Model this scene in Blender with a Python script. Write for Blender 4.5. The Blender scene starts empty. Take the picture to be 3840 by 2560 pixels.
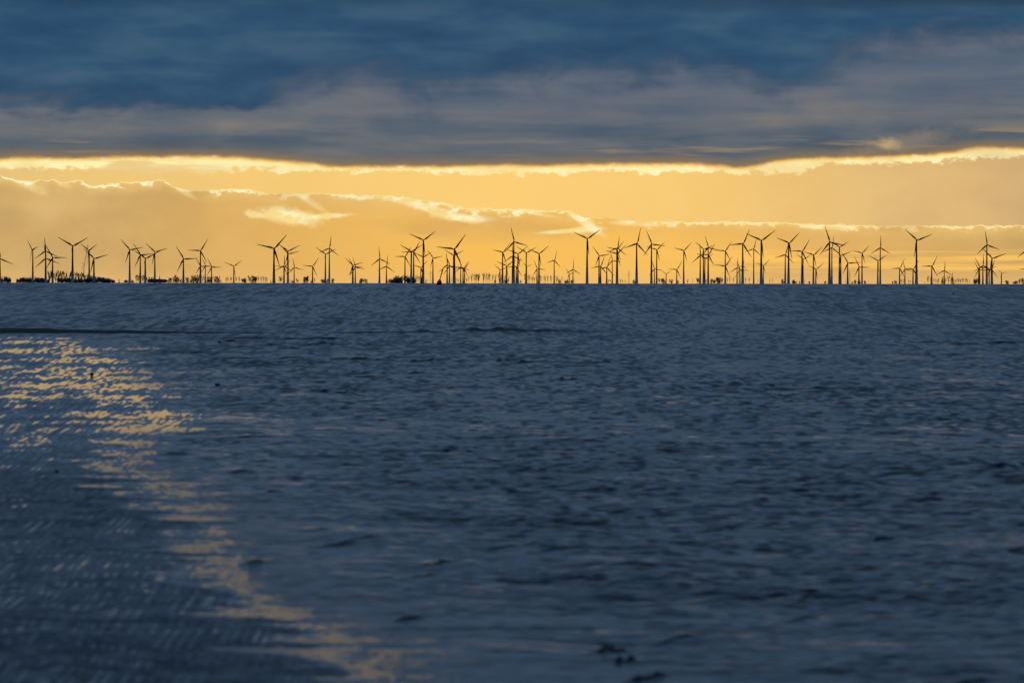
import bpy, math, random
import numpy as np
from mathutils import Vector, Matrix

# ----------------------------------------------------------------- constants
F = 21333.0            # telephoto scale: photo pixels per radian (200 mm lens)
CAM_H = 2.0            # eye height above the tidal flat
RE = 7.43e6            # earth radius with normal refraction
YH = 1046.7            # true horizontal in photo rows (the sea horizon dips below it)
ROLL = 0.0015
C = bpy.context.scene.collection
R = math.radians
random.seed(7)

def lin(c):
    return tuple(((v/255)/12.92 if v/255 <= 0.04045 else ((v/255+0.055)/1.055)**2.4) for v in c)

def sphere_z(d):
    return -d*d/(2*RE)

def at(px, py, d):
    """point at distance d in the direction seen at photo pixel px, py"""
    yy = py - ROLL*2*(px-1920)/2
    return Vector((d*(px-1920)/F, d, CAM_H - d*(yy-YH)/F))

# ----------------------------------------------------------------- objects
def tag(o, label=None, cat=None, group=None, kind=None):
    if label: o['label'] = label
    if cat: o['category'] = cat
    if group: o['group'] = group
    if kind: o['kind'] = kind
    return o

def empty(name, loc=(0, 0, 0), rz=0.0):
    o = bpy.data.objects.new(name, None); C.objects.link(o)
    o.empty_display_size = 0.5
    o.location = loc; o.rotation_euler = (0, 0, rz)
    return o

def mesh_of(name, verts, faces, mat, smooth=False):
    m = bpy.data.meshes.new(name)
    m.from_pydata([tuple(v) for v in verts], [], faces)
    if mat: m.materials.append(mat)
    if smooth: m.polygons.foreach_set('use_smooth', [True]*len(m.polygons))
    m.update()
    return m

def obj(name, mesh, parent=None, loc=(0, 0, 0), rot=(0, 0, 0), scale=(1, 1, 1)):
    o = bpy.data.objects.new(name, mesh); C.objects.link(o)
    o.parent = parent
    o.location = loc; o.rotation_euler = rot; o.scale = scale
    return o

class MB:
    """collects simple solids into one mesh"""
    def __init__(self): self.v = []; self.f = []
    def add(self, v, f):
        n = len(self.v); self.v += [tuple(p) for p in v]; self.f += [tuple(i+n for i in q) for q in f]
    def tube(self, a, b, ra, rb, n=6, cap=True):
        a = Vector(a); b = Vector(b); d = (b-a)
        if d.length < 1e-9: return
        d.normalize()
        u = d.orthogonal().normalized(); w = d.cross(u)
        v = []
        for p, r in ((a, ra), (b, rb)):
            for k in range(n):
                t = 2*math.pi*k/n
                v.append(p + u*(r*math.cos(t)) + w*(r*math.sin(t)))
        f = [(k, (k+1) % n, n+(k+1) % n, n+k) for k in range(n)]
        if cap: f += [tuple(range(n-1, -1, -1)), tuple(range(n, 2*n))]
        self.add(v, f)
    def box(self, c, s):
        x, y, z = (q/2 for q in s)
        v = [(c[0]+i*x, c[1]+j*y, c[2]+k*z) for i in (-1, 1) for j in (-1, 1) for k in (-1, 1)]
        self.add(v, [(0, 1, 3, 2), (4, 6, 7, 5), (0, 4, 5, 1), (2, 3, 7, 6), (0, 2, 6, 4), (1, 5, 7, 3)])
    def lathe(self, prof, n=16, axis='z'):
        v = []; f = []
        for (r, h) in prof:
            for k in range(n):
                t = 2*math.pi*k/n
                p = (r*math.cos(t), r*math.sin(t), h)
                v.append(p if axis == 'z' else (p[0], h, p[1]))
        for i in range(len(prof)-1):
            for k in range(n):
                q = (i*n+k, i*n+(k+1) % n, (i+1)*n+(k+1) % n, (i+1)*n+k)
                f.append(q if axis == 'z' else q[::-1])
        self.add(v, f)
    def mesh(self, name, mat, smooth=False): return mesh_of(name, self.v, self.f, mat, smooth)

# ----------------------------------------------------------------- materials
class X:
    """tiny expression wrapper around shader math nodes"""
    def __init__(self, nt, s): self.nt = nt; self.s = s
    def _m(self, op, *a, clamp=False):
        n = self.nt.nodes.new('ShaderNodeMath'); n.operation = op; n.use_clamp = clamp
        for i, q in enumerate(a):
            if isinstance(q, X): self.nt.links.new(q.s, n.inputs[i])
            else: n.inputs[i].default_value = q
        return X(self.nt, n.outputs[0])
    def __add__(s, o): return s._m('ADD', s, o)
    __radd__ = __add__
    def __sub__(s, o): return s._m('SUBTRACT', s, o)
    def __rsub__(s, o): return s._m('SUBTRACT', o, s)
    def __mul__(s, o): return s._m('MULTIPLY', s, o)
    __rmul__ = __mul__
    def __truediv__(s, o): return s._m('DIVIDE', s, o)
    def mx(s, o): return s._m('MAXIMUM', s, o)
    def mn(s, o): return s._m('MINIMUM', s, o)
    def clamp01(s): return s._m('ADD', s, 0.0, clamp=True)
    def pw(s, e): return s._m('POWER', s, e)
    def sqrt(s): return s._m('SQRT', s)
    def absv(s): return s._m('ABSOLUTE', s)
    def ss(s, a, b):
        n = s.nt.nodes.new('ShaderNodeMapRange'); n.interpolation_type = 'SMOOTHSTEP'
        s.nt.links.new(s.s, n.inputs['Value'])
        for k, q in (('From Min', a), ('From Max', b)):
            if isinstance(q, X): s.nt.links.new(q.s, n.inputs[k])
            else: n.inputs[k].default_value = q
        return X(s.nt, n.outputs[0])
    def curve(s, pts, x0, x1, y0, y1):
        n = s.nt.nodes.new('ShaderNodeFloatCurve')
        c = n.mapping.curves[0]
        P = [((x-x0)/(x1-x0), (y-y0)/(y1-y0)) for x, y in pts]
        c.points[0].location = P[0]; c.points[1].location = P[-1]
        for p in P[1:-1]: c.points.new(*p)
        for p in c.points: p.handle_type = 'AUTO_CLAMPED'
        n.mapping.update()
        t = ((s-x0)*(1.0/(x1-x0))).clamp01()
        s.nt.links.new(t.s, n.inputs['Value'])
        return X(s.nt, n.outputs[0])*(y1-y0) + y0
    def ramp(s, stops, x0, x1):
        n = s.nt.nodes.new('ShaderNodeValToRGB')
        e = n.color_ramp.elements
        while len(e) < len(stops): e.new(0.5)
        for k, (x, c) in enumerate(stops):
            e[k].position = (x-x0)/(x1-x0); e[k].color = (*lin(c), 1)
        t = ((s-x0)*(1.0/(x1-x0))).clamp01()
        s.nt.links.new(t.s, n.inputs[0])
        return X(s.nt, n.outputs['Color'])

def cmix(nt, f, a, b, blend='MIX'):
    n = nt.nodes.new('ShaderNodeMix'); n.data_type = 'RGBA'; n.blend_type = blend
    for k, q in ((0, f), (6, a), (7, b)):
        if isinstance(q, X): nt.links.new(q.s, n.inputs[k])
        else: n.inputs[k].default_value = q if k == 0 else (*q, 1)
    return X(nt, n.outputs[2])

def nvec(nt, x, y, z=0.0):
    n = nt.nodes.new('ShaderNodeCombineXYZ')
    for i, q in enumerate((x, y, z)):
        if isinstance(q, X): nt.links.new(q.s, n.inputs[i])
        else: n.inputs[i].default_value = q
    return n.outputs[0]

def noise(nt, x, y, z=0.0, detail=4, rough=0.5, scale=1.0, dist=0.0):
    n = nt.nodes.new('ShaderNodeTexNoise'); n.noise_dimensions = '3D'
    n.inputs['Scale'].default_value = scale; n.inputs['Detail'].default_value = detail
    n.inputs['Roughness'].default_value = rough; n.inputs['Distortion'].default_value = dist
    nt.links.new(nvec(nt, x, y, z), n.inputs['Vector'])
    return X(nt, n.outputs['Fac'])

def new_mat(name):
    m = bpy.data.materials.new(name); m.use_nodes = True
    nt = m.node_tree; b = nt.nodes['Principled BSDF']
    return m, nt, b

def painted(name, col, rough=0.5, var=0.25, scale=3.0, metallic=0.0):
    """base colour broken up by soft procedural weathering"""
    m, nt, b = new_mat(name)
    tc = nt.nodes.new('ShaderNodeTexCoord')
    n = nt.nodes.new('ShaderNodeTexNoise'); n.inputs['Scale'].default_value = scale; n.inputs['Detail'].default_value = 5
    nt.links.new(tc.outputs['Object'], n.inputs['Vector'])
    f = X(nt, n.outputs['Fac']).ss(0.3, 0.75)
    c = cmix(nt, f, tuple(v*(1-var) for v in col), tuple(min(1, v*(1+var)) for v in col))
    nt.links.new(c.s, b.inputs['Base Color'])
    b.inputs['Roughness'].default_value = rough; b.inputs['Metallic'].default_value = metallic
    return m

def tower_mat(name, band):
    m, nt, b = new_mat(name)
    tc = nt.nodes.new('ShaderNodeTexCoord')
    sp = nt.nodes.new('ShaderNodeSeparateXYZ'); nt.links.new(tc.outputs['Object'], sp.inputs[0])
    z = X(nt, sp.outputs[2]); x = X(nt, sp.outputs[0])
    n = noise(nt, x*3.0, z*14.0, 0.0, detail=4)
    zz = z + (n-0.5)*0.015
    stops = [(0.0, (222, 226, 236)), (0.22, (190, 196, 212)), (0.34, (128, 128, 150)), (0.55, (66, 52, 66)), (1.0, (48, 34, 42))]  # pale bluish foot under dark top: shore haze painted into the tower colour
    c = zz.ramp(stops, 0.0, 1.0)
    if band:
        k = z.ss(0.232, 0.236)*(1.0-z.ss(0.262, 0.266))
        c = cmix(nt, k*0.85, c, lin((140, 40, 52)))
    nt.links.new(c.s, b.inputs['Base Color'])
    b.inputs['Roughness'].default_value = 0.45
    return m
# ----------------------------------------------------------------- world: sunset sky under a cloud deck
def build_world():
    w = bpy.data.worlds.new("World"); bpy.context.scene.world = w; w.use_nodes = True
    nt = w.node_tree
    bg = nt.nodes['Background']; out = nt.nodes['World Output']
    tc = nt.nodes.new('ShaderNodeTexCoord')
    sp = nt.nodes.new('ShaderNodeSeparateXYZ'); nt.links.new(tc.outputs['Generated'], sp.inputs[0])
    x, y, z = (X(nt, sp.outputs[i]) for i in range(3))
    hyp = (x*x + y*y).sqrt().mx(1e-4)
    el = z/hyp                                   # tangent of elevation
    n = nt.nodes.new('ShaderNodeMath'); n.operation = 'ARCTAN2'
    nt.links.new(x.s, n.inputs[0]); nt.links.new(y.s, n.inputs[1])
    az = X(nt, n.outputs[0])
    # bearing and height of the cloud features, in thousandths of the lens scale
    U = az*F + 1920.0
    V = YH - el*F
    # soft noises (long level streaks, ragged edges)
    st1 = noise(nt, U/1400.0, V/75.0, 1.3, detail=5, rough=0.55)
    st2 = noise(nt, U/620.0, V/42.0, 7.7, detail=4, rough=0.5)
    md = noise(nt, U/260.0, V/150.0, 3.1, detail=5, rough=0.55)
    fi = noise(nt, U/62.0, V/40.0, 5.9, detail=5, rough=0.6)
    fi2 = noise(nt, U/34.0, V/22.0, 9.2, detail=4, rough=0.6)
    big = noise(nt, U/900.0, V/260.0, 4.4, detail=3, rough=0.5)

    def crv(pts): return U.curve(pts, 0, 3840, 0, 1280)
    B = crv([(0, 603), (60, 598), (250, 598), (500, 592), (760, 590), (1000, 601), (1140, 614), (1280, 626), (1600, 624), (2000, 621), (2300, 615), (2560, 612), (2700, 624), (2790, 628), (2900, 606), (3000, 596), (3200, 590), (3400, 583), (3560, 570), (3700, 554), (3840, 558)])
    L = crv([(0, 640), (360, 644), (600, 652), (740, 658), (900, 644), (1000, 640), (1060, 652), (1280, 646), (1660, 650), (1780, 664), (1960, 656), (2110, 656), (2300, 642), (2420, 652), (2560, 654), (2780, 652), (2960, 660), (3040, 640), (3120, 614), (3300, 616), (3500, 608), (3700, 600), (3840, 592)])
    E = crv([(0, 664), (45, 674), (110, 683), (165, 683), (205, 675), (232, 690), (300, 680), (342, 698), (450, 692), (560, 683), (612, 680), (648, 703), (690, 713), (800, 717), (905, 711), (955, 718), (1010, 728), (1280, 728), (1380, 733), (1510, 742), (1570, 752), (1650, 758), (1705, 772), (1760, 783), (2000, 787), (2110, 791), (2160, 799), (2190, 816), (2260, 818), (2350, 823), (2560, 832), (2660, 829), (2850, 832), (3100, 841), (3400, 845), (3840, 844)])
    Dl = crv([(0, 388), (340, 408), (620, 404), (780, 418), (900, 424), (1000, 392), (1090, 345), (1200, 318), (1340, 316), (1480, 345), (1560, 384), (1640, 372), (1760, 342), (1900, 322), (2100, 300), (2400, 305), (2760, 302), (2860, 322), (2960, 330), (3060, 290), (3160, 232), (3330, 190), (3520, 176), (3700, 156), (3840, 152)])

    # upper deck: level streaks of slate, mauve and tan under a ragged blue mass
    eB = B + (md-0.5)*16.0 + (fi-0.5)*14.0
    h = eB - V
    s1 = noise(nt, U/900.0, V/85.0, 31.3, detail=4, rough=0.5, dist=0.3)
    s3 = noise(nt, U/420.0, V/48.0, 37.7, detail=4, rough=0.5, dist=0.3)
    mot = noise(nt, U/330.0, V/120.0, 53.0, detail=6, rough=0.55, dist=0.5)
    sm = s1*0.48 + s3*0.24 + mot*0.28
    slate = sm.ramp([(0.34, (58, 80, 100)), (0.43, (76, 92, 107)), (0.50, (92, 102, 112)), (0.57, (108, 111, 114)), (0.65, (126, 120, 112))], 0.34, 0.65)
    slate = cmix(nt, h.ss(40.0, 330.0)*0.55, slate, lin((84, 102, 126)))
    pk = md.ss(0.46, 0.64)*h.ss(110.0, 230.0)
    slate = cmix(nt, pk*0.20, slate, lin((112, 106, 116)))
    slate = cmix(nt, h.ss(70.0, 8.0)*0.55, slate, lin((108, 102, 95)))
    slate = cmix(nt, h.ss(30.0+md*20.0, 0.0)*0.75, slate, lin((140, 116, 84)))
    tanp = st2.ss(0.53, 0.66)*h.ss(105.0, 60.0)*h.ss(14.0, 30.0)
    slate = cmix(nt, tanp*0.55, slate, lin((160, 136, 108)))
    puff = noise(nt, U/190.0, V/105.0, 21.0, detail=5, rough=0.55, dist=0.4)
    g = Dl + (puff-0.5)*230.0 + (st2-0.5)*90.0 + (big-0.5)*80.0 + (fi-0.5)*24.0 - V
    wid = U.curve([(0, 62), (900, 60), (1100, 96), (1700, 84), (2100, 98), (2700, 74), (3100, 96), (3840, 98)], 0, 3840, 0, 100)
    bm = g.ss(wid*-0.8, wid*1.1)
    sb = noise(nt, U/800.0, V/110.0, 43.1, detail=3, rough=0.5, dist=0.4)
    sb2 = noise(nt, U/420.0, V/170.0, 47.1, detail=5, rough=0.5, dist=0.4)
    blue = (sb*0.42+sb2*0.30+mot*0.28).ramp([(0.34, (18, 63, 96)), (0.46, (29, 75, 109)), (0.54, (44, 85, 115)), (0.66, (68, 95, 119))], 0.34, 0.66)
    blue = cmix(nt, g.ss(120.0, 10.0)*0.75, blue, lin((24, 66, 98)))
    blue = cmix(nt, V.ss(60.0, 0.0)*(0.25+U.ss(1700.0, 3500.0)*0.5), blue, lin((18, 56, 82)))
    upper = cmix(nt, bm, slate, blue)
    # away from the picture's edge the deck greys out and thickens overhead
    over = V.ss(60.0, -1500.0)
    deck_n = noise(nt, x/(z.mx(0.0)+0.14)*0.9, y/(z.mx(0.0)+0.14)*0.9, 0.0, detail=5, rough=0.55)
    deckA = z.ramp([(0.0, (40, 70, 98)), (0.08, TOPA), (0.3, TOPB), (1.0, TOPC)], 0.0, 1.0)
    deckB = cmix(nt, 1.0, deckA, (0.62, 0.66, 0.72), 'MULTIPLY')
    deck = cmix(nt, deck_n.ss(0.35, 0.65), deckB, deckA)
    upper = cmix(nt, over, upper, deck)
    # yellow opening glimpsed in the deck at the right
    def blob(cx, cy, rx, ry, rot=0.0, rag=1.0, soft=0.35):
        c, s = math.cos(R(rot)), math.sin(R(rot))
        du = U - cx; dv = V - cy
        a = (du*c + dv*s)*(1.0/rx); b = (dv*c - du*s)*(1.0/ry)
        r = (a*a + b*b).sqrt() + (fi-0.5)*1.1*rag + (fi2-0.5)*0.7*rag
        return r.ss(1.0+soft, 1.0-soft)
    upper = cmix(nt, blob(3325, 541, 34, 17, 0, 2.2, 0.9)*0.6, upper, lin((222, 184, 122)))
    upper = cmix(nt, blob(3390, 528, 170, 26, -10, 1.6, 0.9)*0.32, upper, lin((176, 150, 118)))

    # bright gap under the deck
    eL = L - 4.0 + (fi-0.5)*66.0 + (fi2-0.5)*48.0 + (md-0.5)*26.0
    dn = V - eB
    core = dn.ramp([(-4, (214, 160, 92)), (6, (250, 208, 120)), (14, (255, 240, 172)), (40, (255, 244, 182)), (70, (255, 226, 146))], -4, 70)
    core = cmix(nt, fi2.ss(0.55, 0.75)*0.7, core, lin((255, 251, 214)))
    core = cmix(nt, (1.0-U.ss(500.0, 1300.0))*s3.ss(0.46, 0.58)*0.6, core, lin((222, 172, 100)))
    bright = (eL - V).ss(-5.0, 9.0)*(0.55+0.45*md.ss(0.36, 0.54))
    # smooth golden veil
    gold = U.ramp([(0, (228, 192, 122)), (900, (241, 199, 118)), (1900, (251, 205, 118)), (2700, (243, 198, 116)), (3300, (222, 182, 120)), (3840, (206, 170, 118))], 0, 3840)
    gold = cmix(nt, (V-eL).ss(0.0, 60.0)*0.0 + md.ss(0.35, 0.7)*0.18, gold, lin((255, 214, 132)))
    low = cmix(nt, bright, gold, core)
    # lower cloud bank with a burning rim
    eE = E + (fi-0.5)*26.0 + (fi2-0.5)*20.0
    q = V - eE
    bank = U.ramp([(0, (200, 165, 106)), (500, (202, 163, 102)), (1100, (226, 176, 94)), (1700, (246, 189, 90)), (2500, (247, 190, 92)), (3100, (226, 176, 98)), (3840, (204, 166, 100))], 0, 3840)
    bank = cmix(nt, md.ss(0.4, 0.7)*0.3, bank, lin((236, 190, 112)))
    bank = cmix(nt, big.ss(0.52, 0.36)*0.4, bank, lin((190, 150, 96)))
    bank = cmix(nt, q.ss(90.0, 10.0)*0.18, bank, lin((188, 150, 98)))
    # yellower strata low on the right
    s2 = noise(nt, U/1000.0, V/26.0, 11.0, detail=4)
    lowband = V.ss(925.0, 950.0)*(1.0-V.ss(1000.0, 1030.0))*U.ss(2200.0, 3000.0)*s2.ss(0.40, 0.58)
    bank = cmix(nt, lowband*0.85, bank, lin((255, 198, 98)))
    bank = cmix(nt, V.ss(990.0, 1062.0)*0.55, bank, lin((232, 184, 116)))
    rimw = (2.0 + md*7.0 + fi.ss(0.42, 0.66)*13.0)*U.curve([(0, 62), (600, 66), (800, 92), (1200, 125), (1700, 140), (2300, 125), (3000, 105), (3840, 100)], 0, 3840, 0, 200)*0.01
    rim = (1.0 - q.ss(rimw*0.35, rimw*1.5))
    rimc = cmix(nt, fi.ss(0.4, 0.65), lin((255, 232, 150)), lin((255, 250, 206)))
    rimc = cmix(nt, U.ss(2300.0, 3000.0)*0.55, rimc, lin((255, 220, 140)))
    glow = (1.0 - q.ss(2.0, 60.0))*0.5*md.ss(0.3, 0.6)
    bank = cmix(nt, glow, bank, lin((246, 206, 126)))
    bank = cmix(nt, rim*(0.45+0.55*md.ss(0.38, 0.55))*(0.6+0.4*fi.ss(0.36, 0.52)), bank, rimc)
    for (cx, cy, rx, ry, rot, a) in ((1085, 812, 100, 26, 8, 0.95), (1225, 811, 80, 9, -3, 0.85), (950, 806, 36, 12, 12, 0.7),
                                     (1165, 760, 66, 12, 32, 0.35), (690, 722, 44, 10, 30, 0.35), (110, 698, 80, 15, 24, 0.35),
                                     (1640, 792, 150, 14, 15, 0.85), (1740, 818, 95, 12, 4, 0.85), (1480, 750, 120, 8, 10, 0.6),
                                     (2200, 836, 66, 17, 36, 0.8), (2130, 866, 110, 7, -4, 0.8), (2200, 860, 60, 12, -5, 0.8),
                                     (2390, 838, 90, 9, 3, 0.6), (2010, 801, 70, 6, 10, 0.45), (235, 690, 30, 12, 30, 0.45), (3080, 852, 80, 6, 3, 0.45)):
        body = cmix(nt, fi.ss(0.40, 0.60), lin((250, 220, 140)), lin((255, 247, 196)))
        bank = cmix(nt, blob(cx, cy, rx, ry, rot, 1.5, 0.55)*a, bank, body)
    for (cx, cy, rx, ry, rot, a) in ((190, 770, 70, 95, 40, 0.35), (330, 740, 60, 60, 40, 0.25), (1330, 760, 300, 40, 5, 0.25)):
        bank = cmix(nt, blob(cx, cy, rx, ry, rot, 0.5, 0.9)*a, bank, lin((232, 196, 128)))
    low = cmix(nt, q.ss(-3.0, 2.0), low, bank)
    sky = cmix(nt, h.ss(-7.0, 11.0), low, upper)
    # the opening only exists towards the sunset; elsewhere the deck meets the horizon
    side = az.absv().ss(0.16, 0.7)
    rest = z.ramp([(0.0, (92, 100, 112)), (0.06, (70, 86, 104)), (0.25, TOPB), (1.0, TOPC)], 0.0, 1.0)
    rest = cmix(nt, 1.0, rest, (BACK, BACK, BACK), 'MULTIPLY')
    sky = cmix(nt, side, sky, cmix(nt, deck_n.ss(0.3, 0.7), cmix(nt, 1.0, rest, (0.7, 0.72, 0.76), 'MULTIPLY'), rest))
    nt.links.new(sky.s, bg.inputs['Color']); bg.inputs['Strength'].default_value = 1.0
    # clear twilight air behind the clouds
    sk = nt.nodes.new('ShaderNodeTexSky'); sk.sky_type = 'NISHITA'; sk.sun_disc = False
    sk.sun_elevation = R(SUN_EL); sk.sun_rotation = R(SUN_AZ); sk.altitude = 0
    bg2 = nt.nodes.new('ShaderNodeBackground'); nt.links.new(sk.outputs[0], bg2.inputs['Color'])
    bg2.inputs['Strength'].default_value = 0.05
    mx = nt.nodes.new('ShaderNodeMixShader'); mx.inputs[0].default_value = 0.004
    nt.links.new(bg.outputs[0], mx.inputs[1]); nt.links.new(bg2.outputs[0], mx.inputs[2])
    nt.links.new(mx.outputs[0], out.inputs['Surface'])
    w.cycles.sampling_method = 'MANUAL'; w.cycles.sample_map_resolution = 2048

SUN_EL, SUN_AZ = 8.0, -0.5
TOPA, TOPB, TOPC = (52, 87, 119), (61, 93, 124), (68, 97, 124)
BACK = 0.9
build_world()

# low veiled sun behind the deck (light comes towards the camera)
sd = bpy.data.lights.new('sun', 'SUN'); sd.energy = 0.02; sd.angle = R(70); sd.color = (1.0, 0.78, 0.5)
so = bpy.data.objects.new('sun', sd); C.objects.link(so)
so.rotation_euler = Vector((math.sin(R(SUN_AZ))*math.cos(R(SUN_EL)), math.cos(R(SUN_AZ))*math.cos(R(SUN_EL)), math.sin(R(SUN_EL)))).to_track_quat('Z', 'Y').to_euler()
# ----------------------------------------------------------------- tidal flat and sea
def hsh(ix, iy, seed):
    h = (ix.astype(np.int64)*374761393 + iy.astype(np.int64)*668265263 + seed*974711) & 0xffffffff
    h = ((h ^ (h >> 13))*1274126177) & 0xffffffff
    h = ((h ^ (h >> 16))*2246822519) & 0xffffffff
    return ((h ^ (h >> 15)) & 0xffffff)/float(0xffffff)*2-1

def vn(x, y, seed):
    """smooth value noise, roughly unit variance"""
    ix = np.floor(x); iy = np.floor(y)
    fx = x-ix; fy = y-iy
    fx = fx*fx*fx*(fx*(fx*6-15)+10); fy = fy*fy*fy*(fy*(fy*6-15)+10)
    a = hsh(ix, iy, seed); b = hsh(ix+1, iy, seed); c = hsh(ix, iy+1, seed); d = hsh(ix+1, iy+1, seed)
    return ((a*(1-fx)+b*fx)*(1-fy) + (c*(1-fx)+d*fx)*fy)*2.1

def sst(a, b, v):
    t = np.clip((v-a)/(b-a), 0, 1); return t*t*(3-2*t)

EDGE = [(2700, 1700), (2560, 1500), (2520, 1420), (2400, 1330), (2300, 1130), (2250, 960), (2150, 930), (2000, 850), (1880, 780), (1760, 520), (1690, 480),
        (1650, 500), (1600, 640), (1555, 700), (1500, 560), (1440, 500), (1410, 430), (1370, 480), (1345, 420), (1310, 330), (1285, 300), (1270, 250), (1262, -200), (1255, -900), (1240, -3000)]
# small breaking crests: column, row, width, height (photo scale)
CREST = [(960, 2112, 90, 16), (660, 1706, 120, 9), (900, 1774, 90, 11), (1300, 2046, 110, 13), (985, 2165, 70, 9), (1180, 1990, 70, 9), (1535, 1930, 46, 28), (1500, 1946, 34, 12), (1470, 1960, 60, 8), (1622, 2118, 84, 20), (1590, 2160, 60, 14), (1535, 2210, 28, 14), (1540, 2322, 76, 15),
         (2290, 2440, 64, 34), (2345, 2482, 56, 32), (2430, 2545, 90, 44), (2520, 2400, 260, 9), 
         (1300, 2040, 140, 10), (1360, 2020, 80, 9), (1020, 1845, 60, 10), (990, 1730, 60, 7), (960, 1640, 200, 6),
         (1340, 1248, 200, 6), (1500, 1246, 120, 5), (1600, 1244, 60, 8), (1750, 1240, 70, 13), (1830, 1241, 110, 9), (1900, 1240, 90, 11), (1990, 1241, 150, 7), (2110, 1242, 160, 5), (2240, 1243, 120, 4),
         (940, 1269, 130, 6), (1080, 1272, 90, 4), (1215, 1271, 90, 9), (1010, 1293, 60, 4), (1180, 1293, 70, 8), (1230, 1293, 40, 7), (1400, 1294, 40, 7), (1100, 1306, 60, 4), (870, 1280, 50, 5),
         (1275, 1346, 26, 7), (1350, 1346, 120, 5), (1420, 1351, 26, 7), (1470, 1342, 30, 7), (1505, 1338, 40, 7), (1570, 1352, 44, 8), (1637, 1351, 40, 11), (1735, 1354, 26, 7), (1810, 1354, 38, 9), (1887, 1352, 36, 12), (1960, 1356, 50, 7), (2030, 1357, 46, 9), (2180, 1359, 130, 6), (2270, 1358, 36, 7),
         (1375, 1398, 20, 7), (1440, 1400, 44, 7), (1560, 1397, 22, 6), (2106, 1422, 16, 13), (2153, 1422, 18, 9), (2345, 1432, 60, 6), (2440, 1432, 26, 9),
         (2755, 1442, 46, 15), (2813, 1444, 24, 11), (2862, 1445, 40, 10), (2898, 1445, 22, 9), (3030, 1453, 100, 6), (1220, 1470, 40, 8), (1315, 1470, 30, 7), (1598, 1511, 56, 9), (1975, 1521, 24, 9),
         (3150, 1273, 60, 7), (3210, 1275, 40, 5), (3480, 1280, 120, 4), (3730, 1284, 120, 8), (3620, 1287, 90, 5), (3420, 1327, 60, 6), (3480, 1328, 40, 6), (3570, 1327, 60, 6), (2615, 1259, 18, 5),
         (900, 1344, 120, 4), (1080, 1343, 90, 5), (700, 1322, 120, 3), (880, 1300, 80, 4), (820, 1590, 220, 5), (1000, 1600, 200, 5), (1180, 1611, 160, 6), (1350, 1570, 60, 9), (1880, 1640, 70, 12), (1690, 1680, 60, 12), (1980, 1705, 100, 10), (1800, 1565, 50, 9),
         (3730, 1760, 110, 20), (3820, 1800, 60, 14), (3440, 1700, 70, 10), (3300, 2025, 110, 16), (3240, 2480, 240, 10), (3000, 2250, 90, 9), (3020, 2320, 200, 9), (3760, 2380, 140, 11), (2700, 1985, 120, 12), (2100, 2060, 180, 12), (1900, 2050, 160, 12), (3650, 2560, 320, 15)]

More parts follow.
